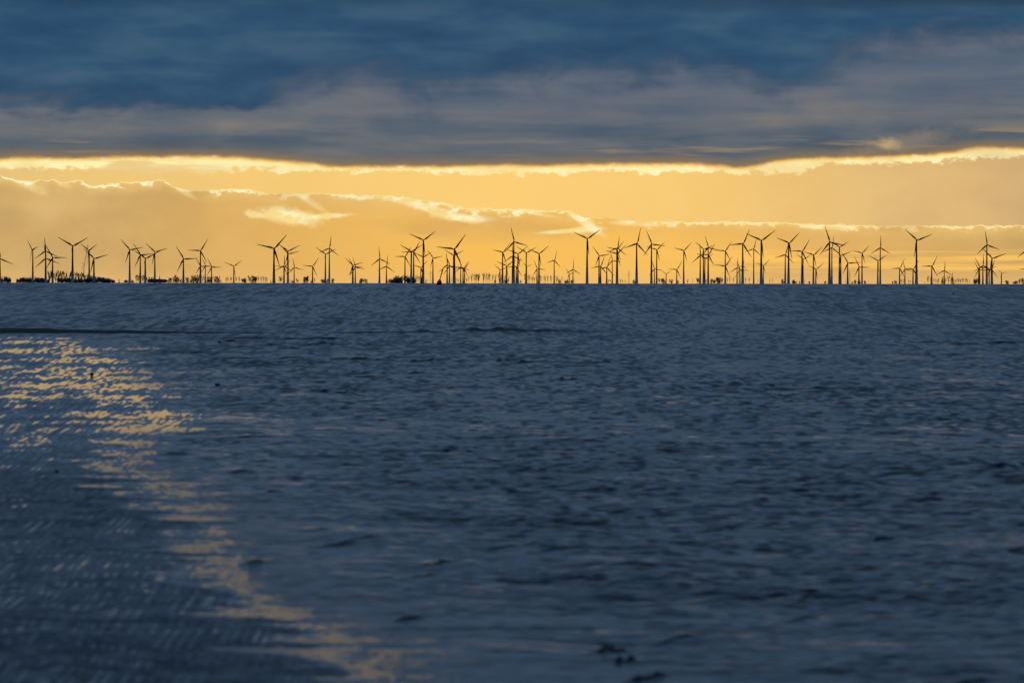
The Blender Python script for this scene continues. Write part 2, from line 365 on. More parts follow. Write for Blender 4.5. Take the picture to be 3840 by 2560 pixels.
def build_water():
    qv = np.arange(1575, 12.0, -1.3)
    d = np.concatenate([np.array([9, 12, 15, 18, 20, 22, 24, 25.5, 26.4]), 2*F/qv, np.array([3650, 3900, 4200, 4500, 4800, 5100, 5500, 6000, 7000, 8500])])
    side = np.concatenate([np.arange(0.1006, 0.19, 0.0006), np.array([0.195, 0.205, 0.22, 0.25, 0.3, 0.38, 0.5, 0.68, 0.95, 1.3])])
    a = np.concatenate([-side[::-1], np.linspace(-0.1, 0.1, 1040), side])
    nr, nc = len(d), len(a)
    D, A = np.meshgrid(d, a, indexing='ij')
    Xw = A*D; Y = D
    q = 2*F/D
    px = 1920 + A*F
    # waterline with long level fingers
    e = np.array(EDGE, float)
    edy = 2*F/(np.clip(e[:, 0], 1100, 1e9)-YH)
    ex = (e[:, 1]-1920)/F*edy
    o = np.argsort(edy)
    xe = np.interp(D, edy[o], ex[o])
    fing = vn(Xw*0.05+3, q/26.0, 11)*0.45 + vn(Xw*0.3, q/13.0, 12)*0.22
    xe = xe + fing*(45.0*D/F)*(1+sst(60, 150, D))
    s = Xw - xe
    s = np.where(D > 206, 30.0, s)
    # resolved waves
    dy = np.gradient(d)[:, None]
    rng = np.random.RandomState(3)
    near = D[:, 0] < 420
    nz = np.zeros_like(D)
    Xn = Xw[near]; Yn = Y[near]; dyn = dy[near]
    amp = sst(0.0, 2.4, s)*(0.75+0.35*vn(Xw*0.35, np.log(D)*14, 21))
    for k in range(64):
        lam = 0.16*(12.0**(k/63.0))*(0.9+0.2*rng.rand())
        th = math.radians(218 + 42*rng.randn())
        kx, ky = math.cos(th)*2*math.pi/lam, math.sin(th)*2*math.pi/lam
        ph = rng.rand()*6.283
        ly = 2*math.pi/max(abs(ky), 1e-6)
        filt = np.clip((ly/np.maximum(dyn, 1e-6)-2.2)/2.5, 0, 1)
        slope = 0.0195 if lam < 0.6 else 0.0125
        arg = kx*Xn+ky*Yn+ph
        nz[near] += filt*(slope/(2*math.pi/lam))*(np.sin(arg)+0.18*np.cos(2*arg))
    Z = nz*np.maximum(amp, 0)
    # bigger low swells, keep rows of crests readable on the flat water
    # small breaking crests with steep faces towards the beach
    steep = np.zeros_like(D)
    for (cx, cy, wd, ht) in CREST:
        dd = 2*F/(cy-YH)
        x0 = (cx-1920)/F*dd; sx = wd*dd/F*0.75; hh = ht*dd/F*(0.95 if dd < 72 else (0.75 if dd < 100 else 1.0)); bk = 2.2 if dd < 45 else (0.9 if dd < 72 else 0.0)
        r0, r1 = np.searchsorted(d, (dd-6*hh-0.6*dd*0.02-2.2*sx*bk, dd+8*hh+0.03*dd+2.2*sx*bk))
        r0 = max(r0-2, 0); r1 = min(r1+3, nr)
        c0, c1 = np.searchsorted(a, ((x0-3.5*sx)/dd, (x0+3.5*sx)/dd))
        if c1-c0 < 3: continue
        sl = (slice(r0, r1), slice(c0, c1))
        rowgap = dd*dd/(2*F)*1.3
        bend = bk*(Xw[sl]-x0) + vn((Xw[sl]-x0)/sx*1.4, Y[sl]*0+cx, 31)*hh*0.5
        yy = Y[sl]-dd-bend
        sf = max(0.55*hh, 0.9*rowgap); sb = max(2.2*hh, 1.5*rowgap)
        prof = np.where(yy < 0, np.exp(-(yy/sf)**2), np.exp(-(yy/sb)**2))
        rag = np.clip(0.75+0.35*vn((Xw[sl]-x0)/sx*1.6+cx, Y[sl]*0+3.0, 33), 0.45, 1.2)
        lat = np.exp(-((Xw[sl]-x0)/sx)**2)*rag
        Z[sl] += hh*prof*lat
        steep[sl] = np.maximum(steep[sl], np.where(yy < 0.3*hh, np.exp(-(yy/(1.4*sf))**2), 0)*np.clip(lat, 0, 1))
    # sand: gentle rise above the water, shallow ripple relief
    up = sst(0.0, 1.2, -s)
    rip = (0.5+0.5*np.sin(Y*2*math.pi/0.11+2.2*vn(Xw*2.5, Y*1.2, 41)+0.5*np.sin(Xw*9)))
    okr = np.clip((0.11/np.maximum(dy, 1e-6)-2.2)/2, 0, 1)
    Z = np.where(s < 0, up*0.010 + up*okr*0.004*rip, Z)
    Z = Z + sphere_z(D)
    # ------------------------------------------------------------- unresolved facets (tilt towards the beach, sideways)
    far = sst(55, 210, D); dep0 = q/F
    wx = 0.12+D*0.00058
    lx = Xw/wx
    n0 = vn(lx*1.9, q/2.6, 51); n1 = vn(lx, q/4.6, 52); n2 = vn(lx*0.33+7, q/9.0, 53); n3 = vn(lx*0.07+3, q/17.0, 54); n4 = vn(lx*0.025, q/60.0, 55)
    t = 0.078 + 0.046*n1 + 0.048*n0 + 0.020*n2 + 0.016*n3 + 0.012*n4
    t = np.maximum(t, 0.030-0.45*dep0+0.004*n0)
    tn = 0.070 + 0.070*n1 + 0.088*n0 + 0.026*n2 + 0.028*n3 + 0.020*n4
    tn = np.maximum(tn, 0.017+0.008*n2)
    tw = tn*(1-far) + t*far
    tw = np.where(s > 1.0, np.maximum(tw, 0.020*far), tw)
    calm = sst(3.2, 0.1, s+0.5*n3)
    tw = tw*(1-0.62*calm)
    tw = tw + steep*(0.24+0.16*sst(90, 130, D))
    nx = (0.05*vn(lx*1.2, q/4.0, 56) + 0.03*vn(lx*2.3, q/2.6, 57))*(0.4+0.6*far)*(1-0.5*calm)
    # wet sand film: level tongues mirror the low sky, rippled sand mirrors the dark deck
    dep = q/F
    b1 = vn(Xw*0.18, q/12.0, 61); b2 = vn(Xw*0.5+9, q/5.5, 62); b3 = vn(Xw*0.05, q/34.0, 65)
    # scalloped ripple rows: each row of hollows is shifted against the next
    dl = 0.050+D*0.00056
    rp = 19.0+q*0.007
    rw = q/rp + 0.45*vn(Xw*0.5, q/70.0, 71) + 0.35*vn(Xw*2.2, q/50.0, 80)*(1-0.6*sst(45, 88, D)) + 0.10*(1-sst(45, 88, D))*vn(Xw/0.14, q/40.0, 77)
    ri = np.floor(rw); rf = rw-ri
    ph = Xw/dl + hsh(ri, ri*0+5, 72)*3.0 + 0.45*vn(Xw/dl*0.35, rw*0.3, 73)
    ci = np.floor(ph); cf = ph-ci-0.5
    stren = 0.58+0.42*hsh(ci, ri, 74)
    cf = cf+0.22*hsh(ci, ri, 78)
    hd = rf-0.5+0.10*hsh(ci, ri, 75)
    fd = sst(45, 88, D)
    spot = stren*np.exp(-(cf*cf/(0.060+0.050*fd)+hd*hd/(0.055+0.035*fd)))
    dots = 1.0-2.4*spot
    dots2 = vn(Xw/(dl*2.4), q/15.0, 64); fine = vn(Xw/(dl*0.45), q/5.0, 66)
    film_w = (240.0-60*sst(50, 66, D)+80*sst(70, 84, D)+70*vn(Xw*0.1, q/45.0, 67))*D/F
    film = sst(1.6, 0.05, -s/film_w + 0.35*b1+0.15*dots2)
    w_ = np.clip((1.9+0.0*fd)*spot*(0.82+0.30*vn(Xw*1.3, q/40.0, 79)*(1-fd)), 0, 1)
    band = 0.5+0.5*np.clip(b3+0.6*b1, -1, 1)
    base = 0.175-0.124*fd + 0.022*dots2 + 0.030*fine + 0.010*b1 + 0.012*b3
    flat = -0.5*dep + 0.032-0.032*fd + (0.008-0.001*fd)*dots2 + (0.006+0.004*fd)*b1 + 0.006*b2 + 0.004*fine
    ts = base*(1-w_) + flat*w_
    bf = -0.5*dep + 0.012+0.005*fd + 0.014*dots2 + (0.017+0.009*fd)*fine + 0.008*b1 + 0.007*b2 + 0.008*fd
    ff = -0.5*dep + 0.002 + 0.006*dots2 + 0.005*b1 + 0.008*fine
    tf = bf*(1-w_) + ff*w_ + 0.012*sst(75, 36, D)
    f1 = sst(0.0, 0.5, film)
    tsand = ts*(1-f1) + (tf+0.034*(1-film))*f1
    nxs = 0.035*vn(Xw/dl*1.1+5, q/6.0, 68)*(1-0.5*film)
    # the film runs on a little way over the water's edge
    sw = (70.0+60*sst(80, 110, D)+190.0*sst(36, 28, D))*D/F
    sp = s/sw+0.40*b1+0.30*b2+0.15*dots2
    spill = sst(1.5, 0.5, sp)*(s >= 0)*(D < 206)
    tw = tw*(1-spill) + (tf+0.004+0.026*np.clip(sp, 0, 1.5))*spill
    T = np.where(s < 0, tsand, tw); NX = np.where(s < 0, nxs, nx)
    idx = np.arange(nr*nc).reshape(nr, nc)
    quads = np.stack([idx[:-1, :-1], idx[:-1, 1:], idx[1:, 1:], idx[1:, :-1]], -1).reshape(-1, 4)
    sc = (s[:-1, :-1]+s[1:, 1:]+s[:-1, 1:]+s[1:, :-1]).reshape(-1)
    co = np.stack([Xw, Y, Z], -1).reshape(-1, 3).astype(np.float32)
    chop = np.stack([NX, -T, np.zeros_like(T)], -1).reshape(-1, 3).astype(np.float32)
    wetness = np.where(s < 0, (0.115+0.045*sst(0.1, 0.6, film))*(1-sst(42, 92, D))+0.075*sst(42, 92, D), 0.12+(0.06-0.09*sst(42, 92, D))*sst(1.0, 0.0, s)).reshape(-1).astype(np.float32)

    def sheet(name, mask, mat):
        f = quads[mask]
        used, inv = np.unique(f, return_inverse=True)
        f = inv.reshape(-1, 4)
        m = bpy.data.meshes.new(name)
        m.vertices.add(len(used)); m.vertices.foreach_set('co', co[used].ravel())
        m.loops.add(f.size); m.loops.foreach_set('vertex_index', f.ravel().astype(np.int32))
        m.polygons.add(len(f)); m.polygons.foreach_set('loop_start', (np.arange(len(f))*4).astype(np.int32))
        m.polygons.foreach_set('use_smooth', np.ones(len(f), bool))
        m.materials.append(mat)
        at_ = m.attributes.new('chop', 'FLOAT_VECTOR', 'POINT'); at_.data.foreach_set('vector', chop[used].ravel())
        aw = m.attributes.new('film', 'FLOAT', 'POINT'); aw.data.foreach_set('value', wetness[used])
        m.update(calc_edges=True)
        o = obj(name, m); tag(o, kind='structure')
        return o

    def chop_normal(nt, b):
        g = nt.nodes.new('ShaderNodeNewGeometry')
        at_ = nt.nodes.new('ShaderNodeAttribute'); at_.attribute_name = 'chop'
        v = nt.nodes.new('ShaderNodeVectorMath'); v.operation = 'ADD'
        nt.links.new(g.outputs['Normal'], v.inputs[0]); nt.links.new(at_.outputs['Vector'], v.inputs[1])
        u = nt.nodes.new('ShaderNodeVectorMath'); u.operation = 'NORMALIZE'
        nt.links.new(v.outputs[0], u.inputs[0]); nt.links.new(u.outputs[0], b.inputs['Normal'])
    # sea water: dark silty body under a clear surface
    m, nt, b = new_mat('sea_water')
    tc = nt.nodes.new('ShaderNodeTexCoord')
    n = nt.nodes.new('ShaderNodeTexNoise'); n.inputs['Scale'].default_value = 0.02; n.inputs['Detail'].default_value = 5
    nt.links.new(tc.outputs['Object'], n.inputs['Vector'])
    c = cmix(nt, X(nt, n.outputs['Fac']).ss(0.35, 0.65), (0.010, 0.016, 0.020), (0.018, 0.026, 0.030))
    nt.links.new(c.s, b.inputs['Base Color'])
    fa = nt.nodes.new('ShaderNodeAttribute'); fa.attribute_name = 'film'
    nt.links.new(fa.outputs['Fac'], b.inputs['Roughness'])
    b.inputs['IOR'].default_value = 1.333
    chop_normal(nt, b)
    sheet('sea', sc >= 0, m)
    m, nt, b = new_mat('wet_sand')
    tc = nt.nodes.new('ShaderNodeTexCoord')
    n = nt.nodes.new('ShaderNodeTexNoise'); n.inputs['Scale'].default_value = 1.7; n.inputs['Detail'].default_value = 8
    nt.links.new(tc.outputs['Object'], n.inputs['Vector'])
    c = cmix(nt, X(nt, n.outputs['Fac']).ss(0.3, 0.7), (0.012, 0.015, 0.019), (0.030, 0.032, 0.036))
    nt.links.new(c.s, b.inputs['Base Color'])
    fa = nt.nodes.new('ShaderNodeAttribute'); fa.attribute_name = 'film'
    rgh = X(nt, fa.outputs['Fac'])*1.0
    nt.links.new(rgh.s, b.inputs['Roughness'])
    b.inputs['IOR'].default_value = 1.36
    chop_normal(nt, b)
    sheet('wet_sand', sc < 0, m)
build_water()

# a low bar of drained sand between the flat and the open water
def build_bar():
    m, nt, b = new_mat('bar_sand')
    tc = nt.nodes.new('ShaderNodeTexCoord')
    n = nt.nodes.new('ShaderNodeTexNoise'); n.inputs['Scale'].default_value = 2.5; n.inputs['Detail'].default_value = 8
    nt.links.new(tc.outputs['Object'], n.inputs['Vector'])
    c = cmix(nt, X(nt, n.outputs['Fac']).ss(0.3, 0.7), (0.040, 0.030, 0.026), (0.085, 0.066, 0.056))
    nt.links.new(c.s, b.inputs['Base Color']); b.inputs['Roughness'].default_value = 0.85
    v = []; f = []
    nu, nv = 260, 15
    for i in range(nu):
        u = i/(nu-1); x = -60 + u*(60-8.6)
        pxl = 1920 + x/209*F
        hgt = 0.155*min(1, max(0.0, (1000-pxl)/1000.0))**1.1 + 0.004
        hgt *= 1 + 0.10*math.sin(x*1.7)+0.06*math.sin(x*4.3+1)
        for j in range(nv):
            t = j/(nv-1)*2-1
            y = 211 + t*(1.6+2.2*min(1, (1000-pxl)/1500)) + 0.4*math.sin(x*0.6)
            prof = max(0, 1-t*t)**0.6
            v.append((x, y, hgt*prof - 0.02*(1-prof) + 0.006*math.sin(x*7+j*2)*prof + sphere_z(y)))
    for i in range(nu-1):
        for j in range(nv-1):
            f.append((i*nv+j, (i+1)*nv+j, (i+1)*nv+j+1, i*nv+j+1))
    o = obj('sandbar', mesh_of('sandbar', v, f, m, True)); tag(o, kind='structure')
build_bar()

# low polder land on the far shore, below the sea horizon
def build_land():
    m, nt, b = new_mat('polder_grass')
    tc = nt.nodes.new('ShaderNodeTexCoord')
    n = nt.nodes.new('ShaderNodeTexNoise'); n.inputs['Scale'].default_value = 0.004; n.inputs['Detail'].default_value = 8
    nt.links.new(tc.outputs['Object'], n.inputs['Vector'])
    c = cmix(nt, X(nt, n.outputs['Fac']).ss(0.3, 0.7), (0.035, 0.045, 0.02), (0.075, 0.085, 0.04))
    nt.links.new(c.s, b.inputs['Base Color']); b.inputs['Roughness'].default_value = 0.9
    ds = np.linspace(8400, 40000, 60); az = np.linspace(-1.2, 1.2, 81)
    v = [(a*d, d, sphere_z(d)+0.3) for d in ds for a in az]
    f = [(i*81+j, i*81+j+1, (i+1)*81+j+1, (i+1)*81+j) for i in range(59) for j in range(80)]
    o = obj('far_shore_land', mesh_of('far_shore_land', v, f, m, True)); tag(o, kind='structure')
build_land()
# hub column, hub row, tower column, blade length, blade angle, yaw (photo scale)
TURB = [
    (0.6,969.6,0.6,55.0,113,18), (119.4,936.3,124.5,50.2,77,-55), (171.0,941.0,172.4,51.1,115,10), (172.4,968.6,173.1,55.6,111,18), (197.3,965.5,197.3,53.5,90,10), (272.4,922.7,272.9,65.8,61,10), (331.6,939.4,335.1,50.2,63,-40), (352.4,969.6,352.0,55.7,74,10),
    (486.5,936.9,486.9,52.4,79,10), (526.7,955.3,527.3,50.9,86,18), (545.5,969.0,545.1,56.6,64,18), (580.8,945.1,580.8,49.7,73,10), (688.6,970.6,688.4,56.2,88,18), (751.8,940.0,751.6,51.6,32,10), (751.2,998.2,751.6,38.1,91,18), (770.6,996.7,770.8,35.1,95,25),
    (794.1,1001.2,793.7,40.0,91,25), (876.7,998.2,876.7,38.9,53,10), (1028.4,931.8,1026.9,71.3,43,18), (1080.0,941.4,1079.6,50.5,64,10), (1080.6,951.8,1080.0,43.7,77,10), (1065.1,996.7,1064.7,40.8,3,18), (1066.1,1002.2,1065.1,35.5,40,10), (1103.9,1001.8,1103.1,37.0,107,25),
    (1172.4,998.8,1171.8,40.5,36,18), (1220.8,953.3,1220.4,45.8,63,18), (1235.5,930.8,1235.5,45.8,8,18), (1322.4,995.1,1322.9,41.4,74,10), (1324.9,1000.2,1323.3,39.1,90,25), (1333.5,1002.2,1332.7,40.1,99,32), (1424.1,970.6,1423.3,45.4,114,25), (1449.6,998.2,1449.2,40.8,6,18),
    (1519.2,962.4,1518.2,42.8,31,18), (1542.7,943.1,1541.4,52.7,59,18), (1551.8,945.1,1550.2,49.4,30,18), (1587.3,900.8,1586.9,58.4,54,10), (1586.5,964.9,1586.1,40.7,58,18), (1578.4,1002.7,1577.3,36.4,45,18), (1624.3,967.6,1623.3,40.2,80,25), (1704.3,934.3,1701.2,70.1,37,10),
    (1701.2,958.8,1700.8,44.7,62,18), (1677.8,993.1,1677.8,45.7,113,25), (1686.3,997.1,1685.5,42.2,99,25), (1728.4,1001.2,1727.3,36.8,110,25), (1738.0,1007.3,1735.9,38.4,43,48), (1741.6,1007.8,1740.6,34.2,36,10), (1928.0,906.3,1925.9,57.4,105,25), (1922.9,959.4,1922.2,43.8,117,18),
    (1886.1,946.5,1884.5,47.6,42,32), (1942.2,952.2,1941.2,47.6,52,10), (1973.9,948.2,1972.9,46.2,61,18), (2021.8,951.2,2020.8,47.6,52,18), (1899.4,997.1,1899.0,43.0,54,10), (1875.5,1012.4,1875.3,33.5,71,18), (1920.8,1000.2,1917.8,26.5,29,18), (1936.5,1000.2,1935.5,40.0,30,18),
    (1974.9,998.8,1973.9,24.5,72,18), (2014.7,1007.8,2013.7,35.9,95,25), (2079.4,976.1,2078.4,37.9,16,32), (2134.7,1026.1,2134.5,25.1,81,18), (2149.4,1009.8,2148.4,36.2,2,25), (2202.0,895.1,2201.4,60.1,55,10), (2247.1,959.0,2246.1,44.6,82,18), (2253.3,998.2,2251.2,43.9,21,25),
    (2276.3,1002.2,2275.1,43.5,19,25), (2296.7,976.3,2296.5,35.6,102,25), (2313.1,935.3,2312.0,43.1,41,18), (2315.9,929.8,2313.5,44.7,9,18), (2314.1,952.2,2312.4,48.6,45,18), (2389.4,913.5,2388.0,62.4,14,32), (2443.7,915.5,2442.0,54.6,97,18), (2463.1,936.9,2462.0,43.2,46,18),
    (2454.3,1008.4,2453.3,34.9,100,18), (2498.2,1026.7,2498.6,24.5,59,18), (2538.4,1011.0,2537.3,37.9,34,25), (2564.5,939.6,2563.5,42.7,44,18), (2626.9,958.4,2626.5,46.9,114,25), (2638.4,934.9,2637.8,42.8,69,18), (2643.9,969.6,2642.9,39.8,61,25), (2656.1,928.8,2655.1,46.0,102,18),
    (2656.7,955.3,2655.1,47.7,32,18), (2720.0,941.0,2719.4,42.5,33,10), (2720.4,998.2,2719.4,46.5,37,25), (2786.7,914.5,2784.3,61.0,26,25), (2764.9,1003.9,2763.7,38.6,2,25), (2775.5,1011.4,2773.9,36.6,96,18), (2786.1,996.1,2785.7,25.3,12,32), (2826.5,933.5,2825.5,37.6,13,10),
    (2855.1,902.2,2854.1,66.1,54,10), (2862.9,996.1,2862.7,34.1,47,18), (2945.3,955.3,2944.1,45.7,15,18), (2959.2,911.8,2956.1,61.8,49,32), (3008.2,943.1,3007.1,52.8,33,18), (3012.2,971.6,3012.2,37.2,63,18), (3051.0,956.3,3050.0,46.3,48,18), (3060.2,1009.8,3059.8,38.5,53,25),
    (3111.6,908.4,3109.2,63.6,101,18), (3120.4,928.8,3118.8,44.2,8,25), (3148.0,926.7,3147.6,42.4,60,18), (3153.5,958.0,3152.7,44.4,70,18), (3179.6,986.3,3178.2,50.0,87,18), (3222.0,1001.2,3221.0,44.9,91,25), (3233.1,949.2,3232.2,41.0,44,18), (3292.4,977.8,3291.2,43.7,58,18),
    (3301.6,928.8,3301.0,46.3,0,18), (3374.7,1006.3,3373.3,42.7,29,32), (3394.3,1009.4,3393.3,34.9,100,25), (3424.9,1009.0,3423.9,42.7,33,25), (3438.0,900.8,3435.5,63.8,70,18), (3495.1,998.2,3493.7,46.2,30,25), (3541.6,1013.9,3541.0,38.1,3,18), (3701.4,918.0,3700.2,54.6,110,18),
    (3720.8,968.6,3718.2,59.2,72,18), (3674.3,1003.3,3673.7,42.2,91,18), (3669.8,1011.4,3670.2,34.6,90,10), (3686.5,996.1,3685.9,45.2,1,18), (3709.0,1009.4,3714.1,29.6,68,0), (3718.2,1009.4,3719.2,41.4,21,25), (3755.5,1025.3,3755.3,20.2,74,18), (3858.0,931.8,3858.0,58.4,115,18),
    (3858.0,1010.4,3858.0,39.5,33,18),
]
